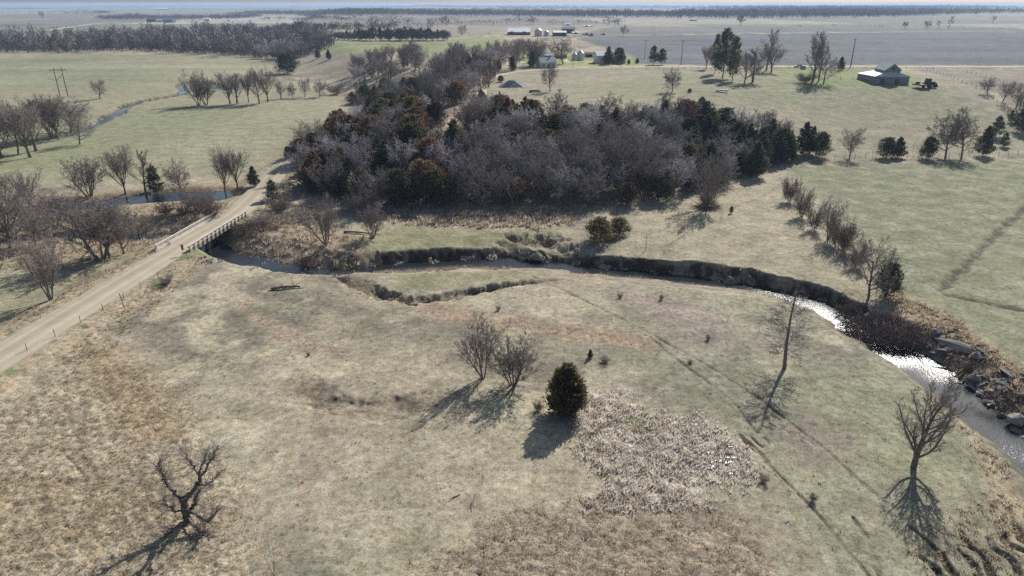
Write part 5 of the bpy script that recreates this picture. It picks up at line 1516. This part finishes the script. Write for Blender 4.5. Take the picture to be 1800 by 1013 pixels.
cw = MB(); cw.add([(gx - gw, gy0, hw - .3), (gx + gw, gy0, hw - .3), (gx + gw, gy1 - .2, hw - .3), (gx - gw, gy1 - .2, hw - .3), (gx - gw - .5, gy0, hE), (gx + gw + .5, gy0, hE), (gx + gw + .5, gy1 - .2, hE), (gx - gw - .5, gy1 - .2, hE), (gx, gy0, hR), (gx, gy1 - .2, hR)],
                  [(0, 1, 5, 8, 4), (1, 2, 6, 5), (2, 3, 7, 9, 6), (3, 0, 4, 7)])
cw.build('loft_wall', M['woodgrey'], e)
r2 = MB(); bx = [(0, 3, 2, 1), (4, 5, 6, 7), (0, 1, 5, 4), (1, 2, 6, 5), (2, 3, 7, 6), (3, 0, 4, 7)]
def slab2(x0, z0, x1, z1_): return [(x0, gy0 - .6, z0), (x1, gy0 - .6, z1_), (x1, gy1 + .3, z1_), (x0, gy1 + .3, z0), (x0, gy0 - .6, z0 + .15), (x1, gy0 - .6, z1_ + .15), (x1, gy1 + .3, z1_ + .15), (x0, gy1 + .3, z0 + .15)]
r2.add(slab2(gx - gw - .8, hE - .2, gx, hR + .06), bx); r2.add(slab2(gx + gw + .8, hE - .2, gx + .001, hR + .065), [tuple(reversed(q)) for q in bx])
r2.build('loft_roof', M['roof_grey'], e)
MB().box((gx, gy0 - .04, hE + .6), (1.0, .08, 1.2)).build('hay_door', M['dark'], e)
for q in (-x * .55, x * .3): MB().box((q, -.05, 1.1), (1.8, .1, 2.2)).build('door', M['polewood'], e)

# collapsed roof on the plateau
x, y, z = at(899, 153)
e = empty('collapsed_shed', (x, y, z), .15); tag(e, 'collapsed grey shed roof lying on the ground at the top of the slope', 'ruin')
H = height_to(x, y, z, 141)
W_ = 5.2
MB().add([(-W_, -2.5, 0), (W_ * .9, -3, .1), (W_ * 1.1, 3, 0), (-W_, 2.6, .2), (-1.2, -.2, H), (1.4, .3, H * .9)], [(0, 1, 5, 4), (1, 2, 5), (2, 3, 4, 5), (3, 0, 4), (0, 3, 2, 1)]).build('roof', M['woodgrey'], e)
m = MB(); R = random.Random(3)
for k in range(22):
    a = (R.uniform(-5, 5), R.uniform(-3.2, 2), R.uniform(.1, 1.2)); q = R.uniform(0, 6.28)
    m.bar(a, (a[0] + 2 * cos(q), a[1] + 1.5 * sin(q), a[2] + R.uniform(-.2, .9)), .18, .06)
m.build('broken_boards', M['woodgrey'], e)
x, y, z = at(878, 167)
e = empty('stump', (x, y, z), 0); tag(e, 'small dark broken stump below the collapsed shed roof', 'stump')
MB().lathe((0, 0, 0), [(.55, -.2), (.38, .4), (.33, 1.1), (.36, 1.3)], 9).build('trunk', M['bark'], e)
MB().bar((0, 0, 1.1), (-.3, .1, 1.9), .25, n=6, w2=.08).build('splinter', M['bark'], e)

def log(name, px0, px1, r, label, forks=3, seed=1):
    a = np.array(at(*px0)); b = np.array(at(*px1))
    e = empty(name, a, 0); tag(e, label, 'log'); d = b - a; L = np.linalg.norm(d)
    R = np.random.default_rng(seed); segs = []; P = along([(0, 0, r * .8), d * .35 + (0, 0, r * 1.3), d * .7 + (R.normal(0, .1), .1, r * 1.2), d + (0, 0, r * .9)], 4)
    for i in range(len(P) - 1): segs.append((P[i], P[i + 1], r * (1 - .6 * i / len(P)), r * (1 - .6 * (i + 1) / len(P)), 0))
    link('trunk', tubes(segs, 'log_trunk', M['bark'], 8), e)
    br_ = []
    for k in range(forks):
        i = R.integers(len(P) // 3, len(P) - 1); p = P[i]; dd = _norm(d / L + R.normal(0, .7, 3) + (0, 0, .3)); q = r * .45
        for j in range(4):
            nx = p + dd * L * .09; nx[2] = max(nx[2], .1); br_.append((p, nx, q, q * .7, 1)); q *= .7; p = nx; dd = _norm(dd + R.normal(0, .3, 3))
    link('branches', tubes(br_, 'log_branches', M['bark'], 5), e)
log('fallen_log', (477, 510), (527, 506), .28, 'dark fallen tree with broken branches lying in the near pasture below the creek', 7, 2)
log('fallen_log', (930, 163), (950, 163), .5, 'dark fallen log beside the bare tree in the plateau pasture', 3, 3)
log('fallen_log', (605, 409), (655, 413), .25, 'fallen limb lying left of the pale bushy tree on the creek flat', 4, 4)
log('fallen_log', (1515, 145), (1600, 142), .0001 + .2, 'old plank and pole pile in front of the grey board barn', 2, 5) if False else None
log('fallen_log', (740, 196), (760, 192), .3, 'weathered log at the top of the open slope strip', 2, 6)
log('fallen_log', (700, 450), (715, 456), .15, 'small driftwood log on the creek edge', 2, 8)
log('fallen_log', (808, 870), (792, 880), .07, 'fallen twiggy stick in the pasture at bottom centre, upper one', 5, 9)
log('fallen_log', (836, 868), (829, 900), .07, 'fallen twiggy stick in the pasture at bottom centre, lower one', 5, 10)
log('fallen_log', (1575, 592), (1620, 575), .3, 'pale driftwood trunk leaning across the brush pile', 4, 11)
log('fallen_log', (1570, 615), (1625, 628), .16, 'dark branch lying in the bright water below the brush pile', 4, 12)

# white feed trough, machines
x, y, z = at(1269, 162)
e = empty('feed_trough', (x, y, z), .05); tag(e, 'white feed trough standing on the plateau pasture below the pines', 'trough')
MB().add([(-2.3, -.5, .35), (2.3, -.5, .35), (2.3, .5, .35), (-2.3, .5, .35), (-2.5, -.8, 1.0), (2.5, -.8, 1.0), (2.5, .8, 1.0), (-2.5, .8, 1.0), (-2.3, -.6, .9), (2.3, -.6, .9), (2.3, .6, .9), (-2.3, .6, .9)], [(0, 1, 5, 4), (1, 2, 6, 5), (2, 3, 7, 6), (3, 0, 4, 7), (0, 3, 2, 1), (4, 5, 9, 8), (5, 6, 10, 9), (6, 7, 11, 10), (7, 4, 8, 11), (8, 9, 10, 11)]).build('basin', M['roof_white'], e)
for q in (-2, 2):
    for w in (-.5, .5): MB().box((q, w, .15), (.15, .15, .5)).build('leg', M['steel'], e)

def vehicle(px, py, label, body, rz, kind='pickup', name='pickup_truck', cat='truck', s=1.0):
    x, y, z = at(px, py); e = empty(name, (x, y, z), rz, s); tag(e, label, cat)
    if kind == 'pickup':
        MB().add([(-2.7, -.95, .5), (2.7, -.95, .5), (2.7, .95, .5), (-2.7, .95, .5), (-2.7, -.92, 1.1), (2.65, -.9, 1.05), (2.65, .9, 1.05), (-2.7, .92, 1.1)], [(0, 1, 5, 4), (1, 2, 6, 5), (2, 3, 7, 6), (3, 0, 4, 7), (4, 5, 6, 7), (0, 3, 2, 1)]).build('body', M[body], e)
        MB().add([(-.9, -.9, 1.06), (1.5, -.9, 1.06), (1.5, .9, 1.06), (-.9, .9, 1.06), (-.7, -.75, 1.75), (.8, -.75, 1.75), (.8, .75, 1.75), (-.7, .75, 1.75)], [(0, 1, 5, 4), (1, 2, 6, 5), (2, 3, 7, 6), (3, 0, 4, 7), (4, 5, 6, 7)]).build('cab', M['glass'], e)
        R_ = .42; ws = (-1.7, 1.75)
    else:
        MB().box((.3, 0, 1.2), (3.0, .9, .9)).build('body', M[body], e)
        MB().add([(-1.3, -.7, 1.4), (.1, -.7, 1.4), (.1, .7, 1.4), (-1.3, .7, 1.4), (-1.1, -.6, 2.7), (-.1, -.6, 2.7), (-.1, .6, 2.7), (-1.1, .6, 2.7)], [(0, 1, 5, 4), (1, 2, 6, 5), (2, 3, 7, 6), (3, 0, 4, 7), (4, 5, 6, 7)]).build('cab', M['glass'], e)
        MB().box((-3.2, 0, .9), (2.6, 3.6, .35)).box((-3.4, .9, 1.3), (1.2, .6, .7)).build('implement', M['rust'], e)
        R_ = .7; ws = (-1.0, 1.4)
    for q in ws:
        for w in (-.9, .9):
            MB().bar((q, w - .14, R_), (q, w + .14, R_), R_ * 2, n=14).build('wheel', M['black'], e)
vehicle(1404, 119, 'white pickup parked by the road left of the poplar clump', 'roof_white', .2)
vehicle(1412, 122, 'dark wagon standing behind the white pickup', 'machine', 1.0, name='farm_wagon', cat='wagon')
vehicle(1632, 154, 'dark tractor with an implement right of the old barn', 'machine', .3, 'tractor', 'tractor', 'tractor', 1.5)
vehicle(1640, 152, 'pale trailer hitched beside the dark tractor', 'roof_metal', -.1, name='farm_wagon', cat='wagon', s=.8)
vehicle(1031, 62, 'dark machine parked right of the farm sheds', 'machine', .2, 'tractor', 'tractor', 'tractor', 1.1)
vehicle(1040, 64, 'dark tractor farther out in the field edge', 'machine', .9, 'tractor', 'tractor', 'tractor', 1.2)
vehicle(1061, 62, 'small dark implement alone right of the farm sheds', 'machine', .0, 'tractor', 'tractor', 'tractor', .9)
# dirt spoil heaps
def heap(px, py, w, h, label, mat, name='earth_heap', cat='earth heap', seed=1):
    x, y, z = at(px, py); n = 22; R = np.random.default_rng(seed)
    g = np.linspace(-1, 1, n); X, Y = np.meshgrid(g, g)
    r = np.hypot(X, Y); Zz = np.maximum(0, 1 - r ** 1.4) * h * (.7 + .6 * fbm(X * 3 + seed, Y * 3, 1.2, seed, 3)) - .15
    V = np.stack([X * w, Y * w * .7, Zz], -1).reshape(-1, 3)
    i = np.arange(n - 1)[:, None]; j = np.arange(n - 1)[None, :]
    F = np.stack([i * n + j, i * n + j + 1, (i + 1) * n + j + 1, (i + 1) * n + j], -1).reshape(-1, 4)
    o = link(name, mesh_np(name, V, F, M[mat], True)); o.location = (x, y, z); tag(o, label, cat)
M['clay'] = simple('bare_clay', (.42, .30, .22), (.28, .20, .15), .8, bump=.3)
heap(706, 205, 6, 2.0, 'pinkish bare earth hump among the cedars on the slope', 'clay', seed=2)
heap(783, 100, 7, 2.6, 'orange-tinted spoil heap beyond the grey grove', 'clay', seed=3)

# ------------------------------------------------------------------ stones of the bank protection, lower right
def rock_mesh(seed, slab=False):
    import bmesh
    R = random.Random(seed); bm = bmesh.new()
    pts = []
    for k in range(16):
        a = R.uniform(0, 6.28); u = R.uniform(-1, 1); q = math.sqrt(1 - u * u)
        k2 = (.22 if slab else .62)
        pts.append(bm.verts.new((q * cos(a) * R.uniform(.8, 1.1), q * sin(a) * .7 * R.uniform(.8, 1.1), u * k2)))
    res = bmesh.ops.convex_hull(bm, input=pts)
    bmesh.ops.delete(bm, geom=[v for v in bm.verts if not v.link_faces], context='VERTS')
    bmesh.ops.recalc_face_normals(bm, faces=bm.faces)
    me = bpy.data.meshes.new('boulder'); bm.to_mesh(me); bm.free(); me.materials.append(M['stone']); return me
RK = [rock_mesh(s, s % 3 == 0) for s in range(9)]
bank = W0([(1590, 575), (1640, 572), (1700, 600), (1760, 650), (1800, 700), (1850, 760), (1850, 850), (1800, 800), (1760, 745), (1700, 690), (1650, 645), (1600, 612)])
R = random.Random(5); cnt = 0
edge = along([atz(*p, WATER_Z) for p in [(1560, 600), (1625, 622), (1680, 650), (1725, 705), (1775, 750), (1830, 800), (1900, 880)]], 6)
eL = np.concatenate([[0], np.cumsum(np.linalg.norm(np.diff(edge, axis=0), axis=1))])
for k in range(250):
    s = R.uniform(eL[-1] * .12, eL[-1]); off = abs(R.gauss(0, 2.4)) + .1 if R.random() < .75 else R.uniform(0, 6)
    x = np.interp(s, eL, edge[:, 0]); y = np.interp(s, eL, edge[:, 1])
    i = min(len(edge) - 2, max(0, int(np.searchsorted(eL, s)) - 1)); d = edge[i + 1] - edge[i]; d = d / np.linalg.norm(d)
    nrm = np.array((-d[1], d[0])); nrm = nrm if nrm[0] + nrm[1] > 0 else -nrm
    x += nrm[0] * off; y += nrm[1] * off
    z = gz(x, y)
    o = link('boulder', RK[k % 9]); sc_ = R.choice((.25, .3, .4, .5, .7, .85)) * R.uniform(.8, 1.2)
    o.location = (x, y, max(z, WATER_Z - .1) + sc_ * .2); o.scale = (sc_ * R.uniform(.8, 1.5), sc_, sc_ * R.uniform(.6, 1.1)); o.rotation_euler = (R.uniform(-.7, .7), R.uniform(-.5, .5), R.uniform(0, 6.28))
    tag(o, 'rough grey stone of the rubble lining the far bank of the bright creek pool', 'boulder', 'rubble stones on the creek bank')
for k, (px, py, s_, sx, lb) in enumerate(((1697, 617, 1.5, 2.6, 'long pale concrete slab lying along the top of the rubble bank'), (1713, 632, 1.3, 1.0, 'square pale concrete block standing in the rubble bank'), (1768, 660, 1.2, 1.4, 'flat light grey slab on the upper rubble near the right edge'),
                                    (1713, 672, 1.3, .8, 'large dark boulder at the waterline of the rubble bank'), (1645, 588, 1.2, .8, 'rounded grey boulder beside the dark brush pile'), (1785, 742, 1.7, .8, 'big dark boulder in the water at the right edge'))):
    x, y, z = at(px, py)
    o = link('boulder', RK[0] if sx > 1 else RK[1]); o.location = (x, y, z + .4); o.scale = (s_ * sx, s_, s_); o.rotation_euler = (.3, .1, -.6 + k)
    tag(o, lb, 'boulder')
# lumps of slumped bank along the cut, and pale stones at the bridge
for k in range(26):
    px = R.uniform(355, 400); py = R.uniform(452, 462)
    x, y, z = at(px, py); o = link('boulder', RK[k % 9]); s_ = R.uniform(.2, .4); o.location = (x, y, z + .1); o.scale = (s_,) * 3; o.rotation_euler = (0, 0, R.uniform(0, 6))
    tag(o, 'pale stone in the loose rock apron under the near end of the bridge', 'boulder', 'stones at the bridge abutment')

M['slump'] = simple('slumped_turf', (.34, .30, .23), (.14, .115, .085), .9, bump=.6)
def clod(px, py, w, h, label, seed):
    x, y, z = at(px, py); n = 18; R2 = np.random.default_rng(seed)
    g = np.linspace(-1, 1, n); X, Y = np.meshgrid(g, g); r = np.hypot(X, Y)
    Zz = np.maximum(0, 1 - r ** 2 + (fbm(X * 4 + seed, Y * 4, 1, seed + 9, 3) - .5) * 1.5) ** .7 * h * 1.6 * fbm(X * 4 + seed, Y * 4, 1, seed, 4) - .35
    V = np.stack([X * w, Y * w * .55, Zz], -1).reshape(-1, 3)
    i = np.arange(n - 1)[:, None]; j = np.arange(n - 1)[None, :]
    F = np.stack([i * n + j, i * n + j + 1, (i + 1) * n + j + 1, (i + 1) * n + j], -1).reshape(-1, 4)
    o = link('slumped_turf', mesh_np('slumped_turf', V, F, M['slump'], True)); o.location = (x, y, z); o.rotation_euler[2] = seed * 1.3; o.location.z -= .25; o.scale = (.9, .9, 1.0); tag(o, label, 'earth clod', 'slumped turf clods at the foot of the cut bank')
for k, (px, py, w, h) in enumerate(((1015, 462, 2.2, 1.1), (1060, 466, 3, 1.2), (1095, 470, 2.5, 1.1), (1150, 476, 2.2, 1.0), (1195, 478, 2.6, 1.6), (1215, 482, 2.2, 1.5), (1255, 487, 3.2, 1.5), (1290, 490, 2.6, 1.4), (1318, 494, 2.4, 1.8), (1445, 530, 2.2, 1.0), (1490, 552, 2.4, 1.2), (1470, 545, 1.6, .8), (700, 462, 2.5, .9), (760, 456, 2.8, 1.0), (820, 453, 2.6, 1.1), (865, 450, 2.2, 1.2), (940, 452, 2.6, 1.5), (965, 452, 2.2, 1.2), (915, 448, 2, 1.2), (655, 468, 2, .8))):
    clod(px, py, w, h, 'slumped lump of turf at the foot of the dark cut bank along the creek', k + 3)

# ------------------------------------------------------------------ brush pile: a jam of dead limbs
def brush(px, py, w, d, h, n, label, seed, mat='twig_brown', name='brush_pile'):
    x, y, z = at(px, py); R2 = np.random.default_rng(seed); segs = []
    for k in range(n):
        a = R2.uniform(0, 6.28); r = R2.uniform(0, 1) ** .5
        p = np.array((cos(a) * r * w, sin(a) * r * d, R2.uniform(-.3, 1) * h * (1 - r * r * .8)))
        q = _norm(R2.normal(0, 1, 3) * (1, 1, .4)); L = R2.uniform(.6, 2.6); rad = R2.choice((.02, .03, .05, .1), p=(.5, .3, .15, .05))
        for j in range(3):
            nx = p + q * L / 3; segs.append((p, nx, rad, rad * .75, 0)); rad *= .75; p = nx; q = _norm(q + R2.normal(0, .3, 3))
    o = link(name, tubes(segs, name, M[mat], 4)); o.location = (x, y, z); tag(o, label, 'brush pile')
brush(1562, 585, 6.5, 4.5, 2.4, 2600, 'big dark tangle of dead branches jamming the creek bend', 3)
brush(1598, 592, 4.5, 3, 1.6, 1100, 'dark brush heap at the head of the bright pool', 6)
brush(1510, 548, 3.5, 2.2, 1.4, 700, 'small dark brush heap under the large spreading tree', 4)
brush(960, 432, 6.5, 2.6, 1.2, 1500, 'dark bramble tangle on the far bank in the middle of the creek', 5)
brush(448, 402, 5, 3, 1.2, 800, 'dark drift brush on the creek flat beside the bridge', 7)
brush(505, 385, 7, 4, 1.2, 1000, 'grey brush heap between the bridge and the woods', 8, 'twig')
brush(1245, 366, 2.8, 2, 1.6, 500, 'dark brush at the foot of the big pale tree', 9)

# ------------------------------------------------------------------ grass and reeds as stuff
def tufts(name, zones, label, mats, seed, cat='grass', world=False):
    """zones: (pixel polygon, tufts per m2, height, blades, spread)"""
    R2 = np.random.default_rng(seed); VV = []; MI = []
    for poly, dens, hh, nb_, spr in zones:
        P = np.array(poly if world else W0(poly)); lo = P.min(0); hi = P.max(0)
        n = int((hi[0] - lo[0]) * (hi[1] - lo[1]) * dens)
        X = R2.uniform(lo[0], hi[0], n); Y = R2.uniform(lo[1], hi[1], n)
        k = (poly_sd(X, Y, P, 6) + (fbm(X, Y, 6, seed, 3) - .5) * 9 + R2.uniform(-2.2, 1.4, n)) > 0
        k &= fbm(X, Y, .9, seed + 5, 2) > .33
        X = X[k]; Y = Y[k]
        Z = hgt(X, Y)
        r = near_lump(X, Y); Z = Z + r
        n = len(X)
        if not n: continue
        bx_ = np.repeat(X, nb_) + R2.normal(0, spr, n * nb_); by_ = np.repeat(Y, nb_) + R2.normal(0, spr, n * nb_); bz = np.repeat(Z, nb_) - .05
        hgt_ = np.repeat(R2.uniform(.6, 1.3, n) * hh, nb_) * R2.uniform(.6, 1.2, n * nb_)
        lean = R2.normal(0, .45, (n * nb_, 2)) + np.array((.15, -.1))
        az = R2.uniform(0, pi, n * nb_); w = hgt_ * .13 + .02
        p0 = np.stack([bx_ - np.cos(az) * w, by_ - np.sin(az) * w, bz], 1); p1 = np.stack([bx_ + np.cos(az) * w, by_ + np.sin(az) * w, bz], 1)
        p2 = np.stack([bx_ + lean[:, 0] * hgt_, by_ + lean[:, 1] * hgt_, bz + hgt_], 1)
        VV.append(np.stack([p0, p1, p2], 1).reshape(-1, 3)); MI.append(np.repeat(R2.integers(0, len(mats), n), nb_))
    V = np.vstack(VV); F = np.arange(len(V)).reshape(-1, 3)
    me = mesh_np(name, V, F)
    for m_ in mats: me.materials.append(M[m_])
    me.polygons.foreach_set('material_index', np.concatenate(MI).astype(np.int32))
    o = link(name, me); tag(o, label, cat, kind='stuff')
def near_lump(x, y):
    r = np.hypot(x, y)
    return (1 - sstep(120, 240, r)) * (fbm(x, y, 2.4, 41, 3) - .5) * .16
tufts('rough_grass', [([(-60, 760), (60, 700), (130, 655), (240, 640), (330, 710), (350, 790), (420, 850), (440, 940), (430, 1060), (-60, 1060)], 9, .2, 6, .14)], 'tussocks of dead straw-coloured grass in the lower left', ['deadgrass', 'deadgrass', 'brownstalk'], 1)
tufts('reed_bed', [([(1000, 735), (1030, 680), (1100, 690), (1200, 740), (1320, 790), (1310, 825), (1250, 850), (1240, 900), (1130, 900), (1050, 880), (1060, 850), (1030, 800)], 9, .42, 8, .25)], 'flattened pale and brown reeds in the boggy hollow right of the round evergreen', ['reed', 'reed_pale', 'reed_pale', 'brownstalk'], 2, 'reeds')
tufts('brown_marsh', [([(700, 1060), (760, 960), (830, 900), (960, 885), (1080, 875), (1230, 880), (1330, 950), (1380, 1060)], 9, .2, 6, .14)], 'low brown marsh stalks along the bottom of the pasture', ['brownstalk', 'brownstalk', 'reed'], 3)
tufts('meadow_tufts', [([(755, 535), (850, 558), (900, 568), (1000, 576), (1120, 600), (1120, 612), (1000, 596), (860, 584)], 2.5, .22, 6, .12), ([(430, 525), (470, 565), (600, 612), (600, 625), (480, 600), (425, 545)], 2, .18, 5, .1),
                       ([(100, 640), (330, 470), (380, 455), (350, 475), (200, 600), (80, 690)], 4, .35, 6, .15), ([(0, 570), (150, 490), (270, 445), (280, 452), (130, 540), (0, 610)], 3, .4, 6, .15),
                       ([(1640, 700), (1700, 745), (1790, 850), (1800, 960), (1760, 960), (1720, 800)], 5, .4, 6, .15), ([(1560, 515), (1640, 535), (1740, 600), (1860, 720), (1860, 760), (1740, 650), (1640, 580), (1560, 545)], 4, .6, 7, .2),
                       ([(540, 672), (600, 690), (740, 692), (760, 712), (640, 728), (560, 708)], 2, .18, 5, .1)], 'loose tufts of dead grass along the verges, banks and damp streaks', ['deadgrass', 'brownstalk', 'deadgrass'], 4)
tufts('tall_grass', [([(680, 372), (1000, 368), (1010, 395), (900, 404), (760, 400), (690, 388)], 2.2, .9, 8, .3), ([(470, 350), (560, 365), (640, 420), (640, 470), (560, 472), (440, 450), (430, 400)], 1.0, .7, 8, .3),
                     ([(-40, 360), (150, 362), (400, 362), (300, 440), (100, 470), (-40, 490)], .8, .7, 7, .3)], 'tall tan grass on the creek flats and in front of the woods', ['deadgrass', 'reed', 'brownstalk'], 5)
tufts('bank_growth', [([(620, 474), (700, 452), (860, 438), (900, 436), (900, 452), (760, 462), (640, 478)], 3, .5, 7, .25), ([(600, 486), (640, 498), (720, 520), (790, 514), (940, 490), (940, 498), (790, 526), (720, 532), (640, 510)], 5, .35, 6, .15)], 'shaggy growth on the broken creek bank and along the dry gully', ['deadgrass', 'brownstalk'], 6)

tufts('cut_bank_grass', [([(1000, 447), (1100, 450), (1200, 458), (1300, 470), (1400, 494), (1500, 524), (1500, 545), (1400, 515), (1300, 494), (1200, 482), (1000, 466)], 1.6, .4, 6, .2)], 'hanging grass along the lip and face of the dark cut bank', ['deadgrass', 'brownstalk'], 7)
tufts('pasture_sprigs', [([(330, 480), (700, 520), (1200, 500), (1500, 600), (1780, 850), (1700, 1030), (450, 1030), (360, 780), (240, 620)], .45, .2, 6, .12)], 'scattered sprigs and droppings over the grazed near pasture', ['brownstalk', 'deadgrass', 'twig_brown'], 8)

tufts('eroded_corner_grass', [([(1600, 915), (1700, 920), (1790, 880), (1830, 960), (1830, 1050), (1620, 1050)], 5, .3, 6, .15)], 'ragged grass over the eroded gullies in the lower right corner', ['deadgrass', 'brownstalk', 'deadgrass'], 9)

brush(1720, 640, 4, 1.6, .6, 260, 'dark dead stems tangled among the rubble of the far bank', 21)
brush(1790, 700, 4, 2.0, .7, 260, 'dark dead stems on the upper rubble near the right edge', 22)
